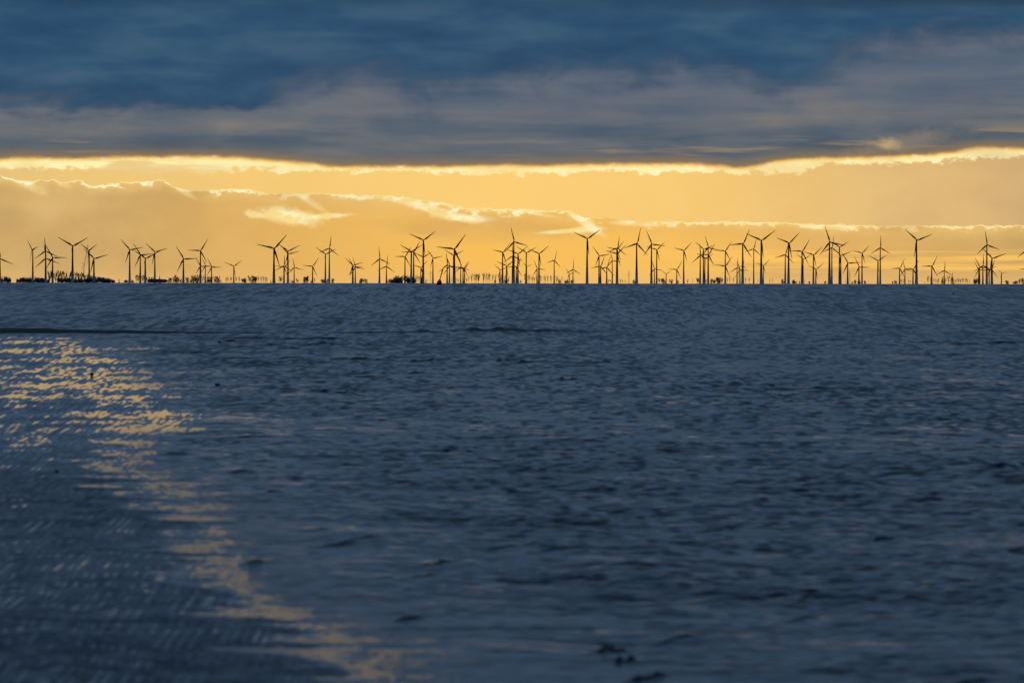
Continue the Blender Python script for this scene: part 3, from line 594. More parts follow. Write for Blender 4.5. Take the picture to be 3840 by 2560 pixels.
# left, right, top row, kind (b bare, p narrow bare, u bushy, c conical)
TREES = [
    (1.0,8.2,1035.9,'b'), (8.2,18.4,1033.9,'b'), (17.3,27.6,1036.9,'u'), (26.5,38.8,1039.0,'u'), (1.0,12.2,1045.1,'u'), (61.2,69.4,1045.1,'u'), (71.8,80.0,1041.0,'u'), (78.6,89.8,1039.6,'u'),
    (87.8,100.0,1038.4,'u'), (98.0,110.2,1039.2,'u'), (108.2,120.4,1039.0,'u'), (128.2,140.8,1038.4,'u'), (138.8,151.0,1039.6,'u'), (149.0,161.2,1041.0,'u'), (159.2,169.4,1042.0,'u'), (175.5,183.7,1044.1,'u'),
    (177.1,193.9,1013.9,'b'), (189.8,204.1,1015.1,'b'), (201.0,214.3,1012.4,'b'), (212.2,226.5,1013.5,'b'), (224.5,238.8,1012.7,'b'), (236.7,251.0,1014.5,'b'), (249.0,265.3,1017.1,'b'), (263.3,271.4,1020.6,'b'),
    (277.6,289.8,1017.1,'b'), (287.8,300.0,1020.0,'b'), (298.0,312.2,1018.8,'b'), (310.2,324.5,1023.7,'b'), (322.4,334.7,1026.7,'b'), (334.7,346.9,1030.8,'b'), (344.9,357.1,1032.9,'b'), (356.1,369.4,1035.5,'b'),
    (367.3,381.6,1037.1,'b'), (379.6,391.8,1039.0,'b'), (391.8,406.1,1041.0,'b'), (404.1,418.4,1044.1,'b'), (416.3,428.6,1048.6,'u'), (214.3,232.7,1042.0,'u'), (231.6,251.0,1043.1,'u'), (249.0,269.4,1042.0,'u'),
    (267.3,285.7,1041.0,'u'), (283.7,300.0,1043.7,'u'), (295.9,316.3,1045.1,'u'), (314.3,332.7,1044.1,'u'), (330.6,346.9,1039.6,'u'), (344.9,365.3,1041.0,'u'), (363.3,381.6,1038.4,'u'), (379.6,398.0,1040.4,'u'),
    (395.9,414.3,1043.3,'u'), (444.3,448.4,1044.1,'c'), (465.3,477.6,1049.2,'u'), (444.5,448.2,1044.1,'c'), (464.9,480.8,1048.6,'u'), (491.0,501.2,1048.6,'u'), (507.3,513.9,1030.8,'b'), (511.4,523.7,1027.3,'b'),
    (529.8,542.0,1028.8,'b'), (548.2,554.7,1036.3,'b'), (557.3,567.6,1037.1,'b'), (566.5,576.7,1036.9,'b'), (594.5,602.2,1033.5,'c'), (629.8,645.7,1041.6,'u'), (646.5,654.3,1036.9,'b'), (651.8,666.5,1029.8,'b'),
    (664.5,674.7,1035.9,'b'), (652.2,672.7,1042.4,'u'), (674.7,683.9,1045.1,'u'), (693.1,709.4,1039.6,'u'), (711.4,718.8,1044.1,'u'), (716.5,729.8,1030.8,'b'), (727.8,740.0,1028.8,'b'), (738.0,749.2,1028.2,'b'),
    (720.6,746.1,1041.0,'u'), (754.3,762.4,1031.4,'p'), (761.4,769.0,1032.9,'p'), (773.1,784.9,1034.9,'b'), (783.9,797.1,1036.9,'b'), (774.7,795.1,1043.1,'u'), (799.6,809.8,1033.9,'b'), (810.4,825.7,1033.5,'b'),
    (805.3,827.8,1043.1,'u'), (843.7,851.2,1037.6,'p'), (850.2,858.4,1036.9,'p'), (860.8,871.0,1036.9,'p'), (880.4,889.0,1036.3,'p'), (892.7,900.4,1035.9,'p'), (905.3,913.5,1044.1,'b'), (911.8,920.0,1041.0,'b'),
    (904.5,911.6,1044.1,'b'), (910.6,923.9,1042.0,'u'), (928.0,931.4,1046.1,'p'), (930.0,943.7,1030.8,'b'), (943.3,953.5,1030.8,'b'), (951.4,964.1,1033.9,'b'), (943.7,963.7,1039.0,'u'), (964.7,972.2,1033.5,'p'),
    (974.9,982.4,1034.3,'p'), (983.7,991.8,1034.3,'p'), (991.2,998.4,1036.9,'p'), (997.3,1004.9,1040.0,'p'), (1013.7,1017.1,1048.6,'c'), (1042.9,1049.4,1044.1,'p'), (1046.3,1060.6,1033.9,'b'), (1085.1,1090.2,1047.1,'p'),
    (1091.2,1101.4,1050.2,'u'), (1109.6,1121.8,1044.5,'b'), (1136.7,1147.8,1034.9,'b'), (1145.3,1159.6,1032.9,'b'), (1139.2,1157.6,1039.0,'u'), (1163.7,1168.8,1049.8,'u'), (1175.5,1182.4,1041.0,'p'), (1203.5,1217.8,1044.7,'u'),
    (1224.9,1231.4,1045.7,'u'), (1241.6,1254.7,1044.7,'u'), (1348.4,1360.0,1044.7,'u'), (1348.2,1358.4,1045.1,'u'), (1356.3,1366.5,1042.0,'b'), (1364.5,1379.8,1046.1,'u'), (1417.1,1420.0,1050.2,'p'), (1451.2,1464.5,1048.2,'u'),
    (1472.2,1486.9,1033.9,'b'), (1482.9,1497.1,1031.8,'b'), (1496.1,1509.8,1032.9,'b'), (1511.4,1523.7,1032.9,'b'), (1521.6,1535.9,1031.4,'b'), (1534.9,1546.1,1036.9,'b'), (1544.1,1554.7,1036.3,'b'), (1466.5,1486.9,1043.1,'u'),
    (1484.9,1510.4,1039.0,'u'), (1519.6,1540.0,1041.0,'u'), (1536.9,1555.3,1041.0,'u'), (1555.9,1564.5,1030.8,'p'), (1563.5,1570.2,1031.8,'p'), (1569.0,1575.7,1031.4,'p'), (1594.7,1598.8,1045.1,'c'), (1598.8,1602.9,1046.1,'p'),
    (1690.0,1694.1,1041.0,'p'), (1710.4,1717.1,1041.6,'p'), (1717.1,1722.0,1044.1,'p'), (1745.1,1752.7,1041.6,'p'), (1755.3,1760.8,1035.5,'p'), (1764.1,1773.1,1024.3,'p'), (1773.7,1781.8,1025.3,'p'), (1780.8,1789.0,1024.3,'p'),
    (1786.9,1799.6,1023.3,'p'), (1808.6,1817.6,1022.2,'p'), (1780.4,1788.2,1024.7,'p'), (1787.1,1800.0,1023.7,'p'), (1808.6,1816.7,1022.2,'p'), (1819.2,1826.1,1022.0,'p'), (1824.9,1833.5,1022.7,'p'), (1832.0,1841.2,1024.1,'p'),
    (1843.7,1851.8,1026.7,'p'), (1853.1,1862.0,1026.1,'p'), (1852.4,1860.0,1048.2,'u'), (1867.3,1875.9,1024.7,'p'), (1875.5,1882.4,1025.7,'p'), (1889.8,1896.7,1030.8,'p'), (1894.3,1902.4,1028.8,'p'), (1902.4,1911.0,1034.9,'p'),
    (1890.2,1910.6,1046.1,'u'), (1948.4,1955.9,1049.2,'u'), (1964.7,1971.8,1024.7,'p'), (1976.9,1984.1,1027.3,'p'), (1983.1,1990.6,1028.8,'p'), (1991.8,1999.4,1034.9,'p'), (1998.4,2006.9,1036.9,'p'), (2008.6,2014.7,1027.3,'p'),
    (2023.9,2032.7,1031.4,'p'), (2036.7,2043.3,1030.8,'p'), (2042.2,2048.4,1032.9,'p'), (2050.4,2057.1,1029.8,'p'), (2061.6,2070.2,1029.4,'p'), (2082.0,2090.2,1033.5,'p'), (2089.2,2095.3,1039.0,'p'), (2094.3,2102.9,1046.1,'u'),
    (2104.5,2109.6,1035.9,'p'), (2113.7,2122.9,1048.2,'u'), (2121.8,2131.0,1047.8,'u'), (2139.2,2145.7,1048.6,'u'), (2152.4,2155.5,1046.1,'p'), (2279.2,2285.3,1046.5,'p'), (2284.5,2292.0,1046.1,'p'), (2322.7,2329.8,1045.7,'p'),
    (2330.8,2336.9,1047.1,'p'), (2341.0,2346.5,1050.2,'p'), (2373.1,2382.9,1048.2,'u'), (2466.5,2476.7,1041.6,'b'), (2476.7,2493.1,1044.1,'u'), (2505.7,2513.5,1044.1,'p'), (2513.9,2525.7,1045.7,'u'), (2540.0,2545.1,1050.2,'u'),
    (2573.1,2582.0,1044.7,'p'), (2595.1,2598.8,1044.1,'p'), (2611.4,2620.0,1043.1,'b'), (2611.2,2624.9,1040.4,'b'), (2644.9,2651.4,1044.7,'p'), (2663.3,2673.5,1045.1,'u'), (2672.4,2682.7,1046.1,'u'), (2681.6,2701.0,1041.0,'u'),
    (2682.7,2692.9,1038.0,'b'), (2691.8,2701.0,1036.3,'b'), (2701.0,2713.3,1041.6,'b'), (2724.1,2730.2,1039.0,'p'), (2733.7,2739.2,1037.6,'p'), (2745.9,2752.7,1038.6,'p'), (2792.9,2799.0,1038.6,'p'), (2805.7,2812.7,1040.6,'p'),
    (2838.4,2841.8,1047.8,'p'), (2883.7,2888.8,1045.1,'p'), (2894.9,2899.0,1041.6,'p'), (2930.2,2940.8,1045.1,'u'), (2970.4,2980.0,1050.2,'u'), (2970.4,2986.1,1049.8,'u'), (2995.9,3000.0,1051.2,'u'), (3014.3,3018.8,1049.2,'p'),
    (3031.6,3037.8,1053.3,'u'), (3090.8,3098.4,1053.3,'u'), (3168.6,3172.2,1048.2,'p'), (3192.9,3198.0,1053.9,'u'), (3202.0,3211.8,1047.1,'u'), (3216.3,3226.5,1050.2,'u'), (3237.1,3246.5,1052.2,'u'), (3256.1,3259.6,1054.3,'p'),
    (3344.5,3349.0,1052.7,'u'), (3351.0,3364.5,1051.8,'u'), (3375.9,3383.5,1045.7,'p'), (3382.9,3391.6,1045.1,'p'), (3403.9,3409.0,1047.1,'p'), (3409.0,3416.1,1049.2,'p'), (3467.1,3469.8,1053.3,'p'), (3474.3,3484.5,1032.4,'p'),
    (3486.1,3491.0,1037.6,'p'), (3498.4,3503.3,1044.1,'p'), (3504.1,3509.8,1044.5,'p'), (3510.6,3517.1,1044.1,'p'), (3516.1,3523.7,1042.0,'p'), (3528.6,3538.0,1034.3,'p'), (3529.4,3538.0,1045.1,'u'), (3539.2,3548.8,1041.6,'p'),
    (3550.8,3562.4,1033.5,'p'), (3564.1,3576.7,1039.0,'u'), (3578.0,3584.5,1044.5,'p'), (3584.1,3590.6,1043.7,'p'), (3590.2,3597.8,1042.0,'p'), (3596.7,3605.9,1043.1,'p'), (3605.9,3615.1,1042.0,'p'), (3616.7,3624.3,1041.6,'p'),
    (3623.3,3631.8,1043.1,'p'), (3633.5,3637.1,1046.1,'p'), (3650.2,3667.1,1042.0,'u'), (3767.1,3781.6,1051.8,'u'), (3799.8,3816.3,1051.8,'u'), (3816.7,3827.8,1044.1,'b'), (3828.4,3840.0,1043.1,'u'),
]
# ----------------------------------------------------------------- wind turbines on the far shore
ORD = ['first', 'second', 'third', 'fourth', 'fifth', 'sixth', 'seventh', 'eighth', 'ninth', 'tenth', 'eleventh', 'twelfth', 'thirteenth',
       'fourteenth', 'fifteenth', 'sixteenth', 'seventeenth', 'eighteenth', 'nineteenth', 'twentieth'] + ['%s' % t for t in (
       'twenty-first', 'twenty-second', 'twenty-third', 'twenty-fourth', 'twenty-fifth', 'twenty-sixth', 'twenty-seventh', 'twenty-eighth', 'twenty-ninth', 'thirtieth',
       'thirty-first', 'thirty-second', 'thirty-third', 'thirty-fourth', 'thirty-fifth', 'thirty-sixth')]
M_tower = tower_mat('tower_painted_haze', False)
M_band = tower_mat('tower_painted_haze_red_band', True)
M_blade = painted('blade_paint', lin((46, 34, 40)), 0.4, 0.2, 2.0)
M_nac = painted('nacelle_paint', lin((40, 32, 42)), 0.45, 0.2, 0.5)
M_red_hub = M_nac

def tower_mesh(name, mat):
    b = MB(); prof = []
    for i in range(15):
        t = i/14.0
        r = 0.40 + 0.60*(1-t)**1.75         # concave flare to the foot
        prof.append((r, t))
    prof.append((0.0, 1.0))
    b.lathe(prof, 14)
    return b.mesh(name, mat, True)

def blade_mesh():
    # unit blade along +z: round root, deep shoulder, long fine tip
    st = [(0.02, 0.016, 0.0, 1.0), (0.05, 0.017, 0.0, 0.95), (0.09, 0.026, 0.004, 0.75), (0.14, 0.037, 0.010, 0.5), (0.20, 0.045, 0.015, 0.34), (0.28, 0.042, 0.012, 0.26),
          (0.40, 0.034, 0.007, 0.22), (0.55, 0.027, 0.004, 0.20), (0.70, 0.021, 0.002, 0.18), (0.85, 0.015, 0.001, 0.17), (0.95, 0.011, 0.0, 0.16), (1.0, 0.004, -0.002, 0.15)]
    v = []; f = []; n = 10
    for z, hc, off, th in st:
        tw = (1-z)*0.22
        for k in range(n):
            t = 2*math.pi*k/n
            x = off + 1.15*hc*math.cos(t); y = hc*th*math.sin(t)*(1.0 if math.cos(t) < 0 else 0.75)
            v.append((x*math.cos(tw)-y*math.sin(tw), x*math.sin(tw)+y*math.cos(tw) - 0.012*z*z, z))
    for i in range(len(st)-1):
        for k in range(n):
            f.append((i*n+k, i*n+(k+1) % n, (i+1)*n+(k+1) % n, (i+1)*n+k))
    f.append(tuple(range(n-1, -1, -1))); f.append(tuple(range((len(st)-1)*n, len(st)*n)))
    return mesh_of('blade', v, f, M_blade, True)

def nacelle_mesh():
    # egg-shaped housing around the generator ring (unit = blade length)
    b = MB()
    b.lathe([(0.0, 0.115), (0.022, 0.108), (0.036, 0.085), (0.043, 0.05), (0.050, 0.02), (0.054, 0.0), (0.054, -0.022), (0.046, -0.030), (0.036, -0.034), (0.0, -0.034)], 18, 'y')
    return b.mesh('nacelle', M_nac, True)

def spinner_mesh():
    b = MB()
    b.lathe([(0.0, -0.034), (0.034, -0.036), (0.036, -0.055), (0.033, -0.075), (0.024, -0.093), (0.011, -0.104), (0.0, -0.107)], 16, 'y')
    return b.mesh('spinner', M_nac, True)

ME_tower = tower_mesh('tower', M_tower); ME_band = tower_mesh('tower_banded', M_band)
ME_blade = blade_mesh(); ME_nac = nacelle_mesh(); ME_spin = spinner_mesh()

ZONES = [(60, None), (130, None), (225, 'right of leftmost lone turbine'), (400, 'over the dark leafless grove'), (620, 'beside the long red hull'), (820, 'left of lone small turbine'),
         (900, None), (1120, 'right of the lone small turbine'), (1260, 'between two broad groups'), (1380, 'in tight low cluster of three'), (1470, 'just left of dark bushy wood'),
         (1600, 'over the dark bushy wood'), (1632, None), (1790, 'right of leaning red buoy'), (2000, 'over the bare tree row'), (2040, None), (2090, None), (2180, None), (2220, None),
         (2350, 'left of the central pylon'), (2480, 'right of the central pylon'), (2510, None), (2550, None), (2600, None), (2690, 'over the bushes right of centre'), (2750, None),
         (2880, 'right of the bushy clump'), (3090, 'on the right-hand open shore'), (3190, 'left of right-hand pylon'), (3260, 'just right of the right-hand pylon'),
         (3320, None), (3410, 'left of big Y-shaped one'), (3430, None), (3470, None), (3520, None), (3600, None), (3740, 'in last dense cluster'), (3800, None), (4000, 'cropped by the right edge')]
BAND_PX = (1587.3, 2202.0, 2389.4, 2826.5, 3111.6, 3120.4, 3148.0, 3701.4, 2313.1)
SPECIAL = {
    0.6: 'wind turbine cropped by the left edge of the photo, one blade showing',
    119.4: 'lone wind turbine turned side-on near the left edge, nacelle seen from the side',
    876.7: 'small lone wind turbine with Y blades standing right of four crossed ones',
    1624.3: 'slim wind turbine standing directly between pale pylon and the leaning red buoy',
    2021.8: 'Y-bladed wind turbine over the right end of the bare tree row',
    2014.7: 'short wind turbine tucked behind the tower at the right end of bare trees',
    2079.4: 'wind turbine standing by itself right of the bare tree row, one blade up',
    2134.7: 'tiny far wind turbine left of the short one with an upright blade',
    2149.4: 'short wind turbine with upright blade overlapping a tiny far one',
    2202.0: 'very tall wind turbine with Y blades and clear sky either side, left of central pylon',
    2498.2: 'tiny far wind turbine with open Y blades over low bushes right of central pylon',
    2538.4: 'short wind turbine beside tiny Y-bladed one, blades left and up right',
    2564.5: 'tall slim wind turbine standing alone right of the short one over low bushes',
    2720.0: 'taller of two wind turbines in line on nearly the same spot right of bushes',
    2720.4: 'lower of two wind turbines in line on nearly the same spot right of bushes',
    3292.4: 'lower Y-bladed wind turbine overlapping a taller upright-bladed one far right',
    3301.6: 'tall wind turbine with one blade straight up overlapping a lower Y-bladed one',
    3424.9: 'short wind turbine half hidden behind the tower of the big Y-bladed one',
    3438.0: 'big tall Y-bladed wind turbine with thick tower standing clear of others far right',
    3495.1: 'medium wind turbine alone right of the big Y one, one blade straight left',
    3541.6: 'short wind turbine with upright blade beside faint pylon near the right end',
    3755.5: 'tiny wind turbine farthest right with its whole rotor inside the photo',
}
def pose(a):
    a = a % 120
    if a < 15 or a > 105: return 'one blade upright'
    if 48 <= a <= 72: return 'blades like a Y'
    if a < 48: return 'blades up-right and left'
    return 'blades up-left and right'

order = sorted(range(len(TURB)), key=lambda i: TURB[i][0])
zone_of = {}
for i in order:
    for k, (xmax, txt) in enumerate(ZONES):
        if TURB[i][0] < xmax:
            zone_of[i] = k; break
def turbine(i):
    hx, hy, bx, Lp, ang, yaw = TURB[i]
    D = min(23000.0, max(12600.0, 38.0*F/Lp))
    Rm = Lp*D/F
    hub = at(hx, hy, D)
    psi = R(yaw)
    oh = 0.075*Rm
    gz = sphere_z(D)
    foot = Vector((hub.x-oh*math.sin(psi), D+oh*math.cos(psi), gz))
    key = TURB[i][0]
    if key in SPECIAL: lab = SPECIAL[key]
    else:
        k = zone_of[i]; mates = [j for j in order if zone_of[j] == k and TURB[j][0] not in SPECIAL]
        n = mates.index(i)
        tall = 'tall' if hy < 940 else ('short' if hy > 993 else 'medium')
        nth = ORD[n] + ' from left' if n < len(mates)-1 or len(mates) == 1 else 'last at right'
        lab = '%s turbine, %s, %s %s' % (tall, pose(ang), nth, ZONES[k][1])
    t = empty('wind_turbine', foot, psi)
    tag(t, lab, 'wind turbine', 'wind turbines lined along the far shore')
    hz = hub.z-gz
    wr = 3.7*max(0.62, min(1.15, Lp/58.0))*D/14000.0
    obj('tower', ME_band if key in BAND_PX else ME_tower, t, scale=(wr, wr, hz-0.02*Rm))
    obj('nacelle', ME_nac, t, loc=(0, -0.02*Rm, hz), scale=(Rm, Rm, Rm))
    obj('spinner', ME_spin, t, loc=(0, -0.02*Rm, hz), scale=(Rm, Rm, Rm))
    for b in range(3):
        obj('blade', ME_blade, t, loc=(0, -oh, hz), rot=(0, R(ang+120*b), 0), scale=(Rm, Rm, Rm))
    return lab
labs = [turbine(i) for i in order]
for l in labs:
    if not 4 <= len(l.split()) <= 16: print('LABEL LENGTH', len(l.split()), l)

# ----------------------------------------------------------------- winter trees and hedges
M_bark = painted('winter_bark', lin((160, 132, 114)), 0.9, 0.3, 6.0)
M_twig = painted('winter_twigs', lin((160, 128, 108)), 0.9, 0.3, 6.0)
M_bush = painted('hedge_foliage', lin((96, 98, 128)), 0.9, 0.35, 5.0)
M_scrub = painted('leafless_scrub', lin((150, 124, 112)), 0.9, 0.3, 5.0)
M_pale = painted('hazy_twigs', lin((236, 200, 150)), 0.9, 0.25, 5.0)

def crown_bare(seed, narrow, mat, dens=1.0):
    rnd = random.Random(seed); b = MB()
    tips = []
    nl = 9 if not narrow else 7
    for k in range(nl):
        a = rnd.uniform(0, 6.283); z0 = rnd.uniform(0.0, 0.35)
        rr = rnd.uniform(0.28, 0.46)*(0.8 if narrow else 1.0); zt = rnd.uniform(0.62, 1.0) - (rr*0.35)
        p0 = Vector((0, 0, z0)); p2 = Vector((math.cos(a)*rr, math.sin(a)*rr, zt)); p1 = p0.lerp(p2, 0.5)+Vector((0, 0, -0.04))
        b.tube(p0, p1, 0.030, 0.021, 4, False); b.tube(p1, p2, 0.021, 0.010, 4, False)
        for m in range(int(9*dens)):
            s = rnd.uniform(0.25, 1.0); q0 = p1.lerp(p2, s) if s > 0.5 else p0.lerp(p1, s*1.6)
            aa = a+rnd.uniform(-1.5, 1.5); ln = rnd.uniform(0.10, 0.26)
            q1 = q0+Vector((math.cos(aa)*ln*0.75, math.sin(aa)*ln*0.75, ln*rnd.uniform(0.5, 1.3)))
            b.tube(q0, q1, 0.014, 0.008, 3, False)
            for w in range(3):
                a3 = aa+rnd.uniform(-1.2, 1.2); l3 = rnd.uniform(0.06, 0.14)
                r0 = q0.lerp(q1, rnd.uniform(0.4, 1.0))
                b.tube(r0, r0+Vector((math.cos(a3)*l3*0.7, math.sin(a3)*l3*0.7, l3*rnd.uniform(0.3, 1.2))), 0.010, 0.006, 3, False)
    b.tube((0, 0, -0.05), (rnd.uniform(-.04, .04), 0, 0.93), 0.026, 0.006, 5, False)
    return b.mesh('crown', mat)

def crown_bush(seed, mat, cone=False, count=1500):
    rnd = random.Random(seed); v = []; f = []
    lobes = [(rnd.uniform(-0.36, 0.36), rnd.uniform(-0.3, 0.3), rnd.uniform(0.15, 0.68), rnd.uniform(0.24, 0.34)) for _ in range(12)]
    for k in range(count):
        if cone:
            z = rnd.random()**1.3; r = 0.5*(1-z)**0.8*math.sqrt(rnd.random()); a = rnd.uniform(0, 6.283)
            c = Vector((r*math.cos(a), r*math.sin(a), z))
        else:
            lx, ly, lz, lr = rnd.choice(lobes)
            dvec = Vector((rnd.gauss(0, 1), rnd.gauss(0, 1), rnd.gauss(0, 1))).normalized()*lr*rnd.random()**0.4
            c = Vector((lx, ly, lz))+dvec
            c.z = max(0.0, min(1.0, c.z*1.02)); c.x = max(-0.62, min(0.62, c.x))
        u = Vector((rnd.gauss(0, 1), rnd.gauss(0, 1), rnd.gauss(0, 1))).normalized(); w = u.orthogonal().normalized()
        s = rnd.uniform(0.04, 0.07)
        n = len(v); v += [c-u*s, c+w*s*0.7, c+u*s, c-w*s*0.7]; f.append((n, n+1, n+2, n+3))
    if not cone:
        b = MB(); b.v = [tuple(q) for q in v]; b.f = f
        for k in range(26):
            a = rnd.uniform(0, 6.283); r = rnd.uniform(0.05, 0.42); z0 = rnd.uniform(0.55, 0.8)
            b.tube((r*math.cos(a), r*math.sin(a), z0), (r*1.15*math.cos(a), r*1.15*math.sin(a), min(1.12, z0+rnd.uniform(0.2, 0.36))), 0.010, 0.004, 3, False)
        return b.mesh('crown', mat)
    return mesh_of('crown', v, f, mat)

def trunk_mesh():
    b = MB(); b.lathe([(0.5, 0), (0.36, 0.08), (0.30, 0.5), (0.18, 1.0), (0, 1.0)], 7)
    return b.mesh('trunk', M_bark, True)
ME_trunk = trunk_mesh()
CROWN = {'b': [crown_bare(s, False, M_twig, 1.5) for s in (1, 2, 3, 4)], 'p': [crown_bare(s, True, M_twig, 0.8) for s in (11, 12, 13, 14)],
         'pp': [crown_bare(s, True, M_pale, 0.7) for s in (21, 22, 23)], 'u': [crown_bush(s, M_bush) for s in (31, 32, 33, 34)], 'c': [crown_bush(41, M_bush, True)], 'ul': [crown_bush(s, M_scrub, False, 520) for s in (51, 52, 53, 54)]}
KIND = {'b': ('leafless tree', 'broad bare-branched tree', 'tree'), 'p': ('leafless_tree', 'slender bare tree', 'tree'), 'u': ('bush', 'dense dark bush', 'bush'), 'c': ('conifer', 'small pointed evergreen', 'tree')}
TZ = [(45, 'at the left edge of the shore'), (185, 'of the low hedge at far left'), (430, 'in the big dark grove at left'), (500, 'on bare shore left of red hull'), (640, 'beside and behind the long red hull'), (700, 'right of the long red hull'),
      (790, 'around the small red conical buoy'), (850, 'left of the small lone turbine'), (915, 'beside the small lone turbine'), (1010, 'in the row right of lone turbine'), (1120, 'around the tallest left-hand turbine'), (1200, 'between tall turbine and crossed pair'),
      (1300, 'below the crossed turbine pair'), (1450, 'left of the dark bushy wood'), (1580, 'in the dark bushy wood left of buoy'), (1740, 'either side of the leaning red buoy'), (1960, 'in the bare row right of buoy'), (2120, 'in the thinning row past crowded turbines'),
      (2170, 'under the two overlapping small turbines'), (2400, 'near the central pylon'), (2605, 'right of the central pylon'), (2760, 'in the bushy clump right of centre'), (2960, 'past the bushy clump'), (3120, 'on the sparse right-hand shore'), (3340, 'near the right-hand pylon'),
      (3470, 'under the big Y turbine at right'), (3640, 'in the last bare row at right'), (3760, 'below the last dense turbine cluster'), (4000, 'at the right edge of the shore')]
def tzone(t):
    m = (t[0]+t[1])/2
    for k, (xm, txt) in enumerate(TZ):
        if m < xm: return k
tord = sorted(range(len(TREES)), key=lambda i: (TREES[i][0]+TREES[i][1], TREES[i][2]))
rt = random.Random(5)
for i in tord:
    x0, x1, ytop, kd = TREES[i]
    D = rt.uniform(15200, 16600)
    w = (x1-x0)*D/F
    cx = (x0+x1)/2
    top = at(cx, ytop, D).z; vis = at(cx, 1061.5+ROLL*(cx-1920), D).z; gz = sphere_z(D)
    vh = top-vis
    z0 = vis + vh*(-0.10 if kd in 'uc' else 0.0)
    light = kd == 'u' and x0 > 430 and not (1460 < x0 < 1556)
    nm, desc, cat = KIND[kd]; nm = nm.replace(' ', '_')
    if light: desc = 'low leafless bush'
    k = tzone(TREES[i]); mates = [j for j in tord if tzone(TREES[j]) == k and TREES[j][3] == kd]
    n = mates.index(i)
    if len(mates) == 1: lab = 'the only %s %s' % (desc, TZ[k][1])
    else: lab = '%s, %s %s' % (desc, (ORD[n]+' from left') if n < len(mates)-1 else 'rightmost', TZ[k][1])
    t = empty(nm, (at(cx, ytop, D).x, D, gz), rt.uniform(0, 6.283))
    tag(t, lab, cat, {'b': 'leafless trees on the far shore', 'p': 'leafless trees on the far shore', 'u': 'bushes along the far shore', 'c': 'small evergreens on the far shore'}[kd])
    if not 4 <= len(lab.split()) <= 16: print('LABEL LENGTH', lab)
    tw = max(0.7, min(1.3, 0.08*vh))
    obj('trunk', ME_trunk, t, scale=(tw, tw, (z0-gz)+0.30*vh))
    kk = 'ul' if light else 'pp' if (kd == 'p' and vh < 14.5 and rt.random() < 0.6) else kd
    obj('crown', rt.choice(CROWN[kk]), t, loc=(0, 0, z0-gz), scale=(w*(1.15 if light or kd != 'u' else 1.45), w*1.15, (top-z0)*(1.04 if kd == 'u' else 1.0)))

# ----------------------------------------------------------------- lattice pylons
M_steel = painted('galvanised_steel', lin((150, 140, 130)), 0.5, 0.15, 2.0)
def pylon(px, ytop, arms, lab, D=20500.0):
    gz = sphere_z(D); top = at(px, ytop, D)
    H = top.z-gz
    t = empty('lattice_pylon', (top.x, D, gz), R(8))
    tag(t, lab, 'pylon', 'electricity pylons behind the wind turbines')
    b = MB(); wb = 4.0; wt = 0.7
    lv = [0, .18, .34, .48, .60, .70, .79, .87, .94, 1.0]
    def hw(u): return wb+(wt-wb)*min(1, u/0.8)**0.8
    for sx in (-1, 1):
        for sy in (-1, 1):
            for a, c in zip(lv[:-1], lv[1:]):
                b.tube((sx*hw(a), sy*hw(a), a*H), (sx*hw(c), sy*hw(c), c*H), 0.16, 0.16, 4, False)
    for a, c in zip(lv[:-1], lv[1:]):
        for s in (-1, 1):
            b.tube((-hw(a), s*hw(a), a*H), (hw(c), s*hw(c), c*H), 0.09, 0.09, 3, False)
            b.tube((hw(a), s*hw(a), a*H), (-hw(c), s*hw(c), c*H), 0.09, 0.09, 3, False)
            b.tube((s*hw(a), -hw(a), a*H), (s*hw(c), hw(c), c*H), 0.09, 0.09, 3, False)
    b.tube((0, 0, H*0.97), (0, 0, H*1.03), 0.15, 0.08, 4, False)
    obj('mast', b.mesh('mast', M_steel), t)
    for (ya, half) in arms:
        z = at(px, ya, D).z-gz; hl = half*D/F
        a = MB()
        for s in (-1, 1):
            for e in (-0.6, 0.6):
                a.tube((s*0.6, e, z), (s*hl, 0, z-0.3), 0.14, 0.10, 4, False)
                a.tube((s*0.6, e, z+1.7), (s*hl, 0, z-0.3), 0.12, 0.09, 4, False)
            for u in (0.35, 0.65): a.tube((s*hl*u, -0.4, z-0.1), (s*hl*u, 0.4, z+1.0*(1-u)), 0.08, 0.08, 3, False)
        ao = obj('crossarm', a.mesh('crossarm', M_steel), t)
        for s in (-1, 1):
            q = MB(); q.lathe([(0.05, 0), (0.22, -0.3), (0.10, -0.6), (0.22, -0.9), (0.10, -1.3), (0.22, -1.7), (0.05, -2.2)], 6)
            obj('insulator', q.mesh('insulator', M_steel, True), ao, loc=(s*hl*0.97, 0, z-0.3))
for px, yt, lab in ((688.0, 1006, 'faint lattice pylon behind the turbine right of the red hull, arms either side'), (1172.0, 1012, 'faint lattice pylon behind a short turbine left of the crossed pair'),
                    (1614.0, 1013, 'pale lattice pylon left of the leaning red buoy'), (2358.0, 1015, 'pale lattice pylon standing clear between two turbine groups at centre right'),
                    (2771.5, 1021, 'faint lattice pylon among small turbines right of the bushy clump'), (3186.0, 1012, 'pale lattice pylon right of the tallest right-hand turbines'),
                    (3571.0, 1021, 'dark lattice pylon in the last bare tree row at right')):
    pylon(px, yt, ((yt+10.5, 6.2), (yt+17.0, 8.0)), lab)

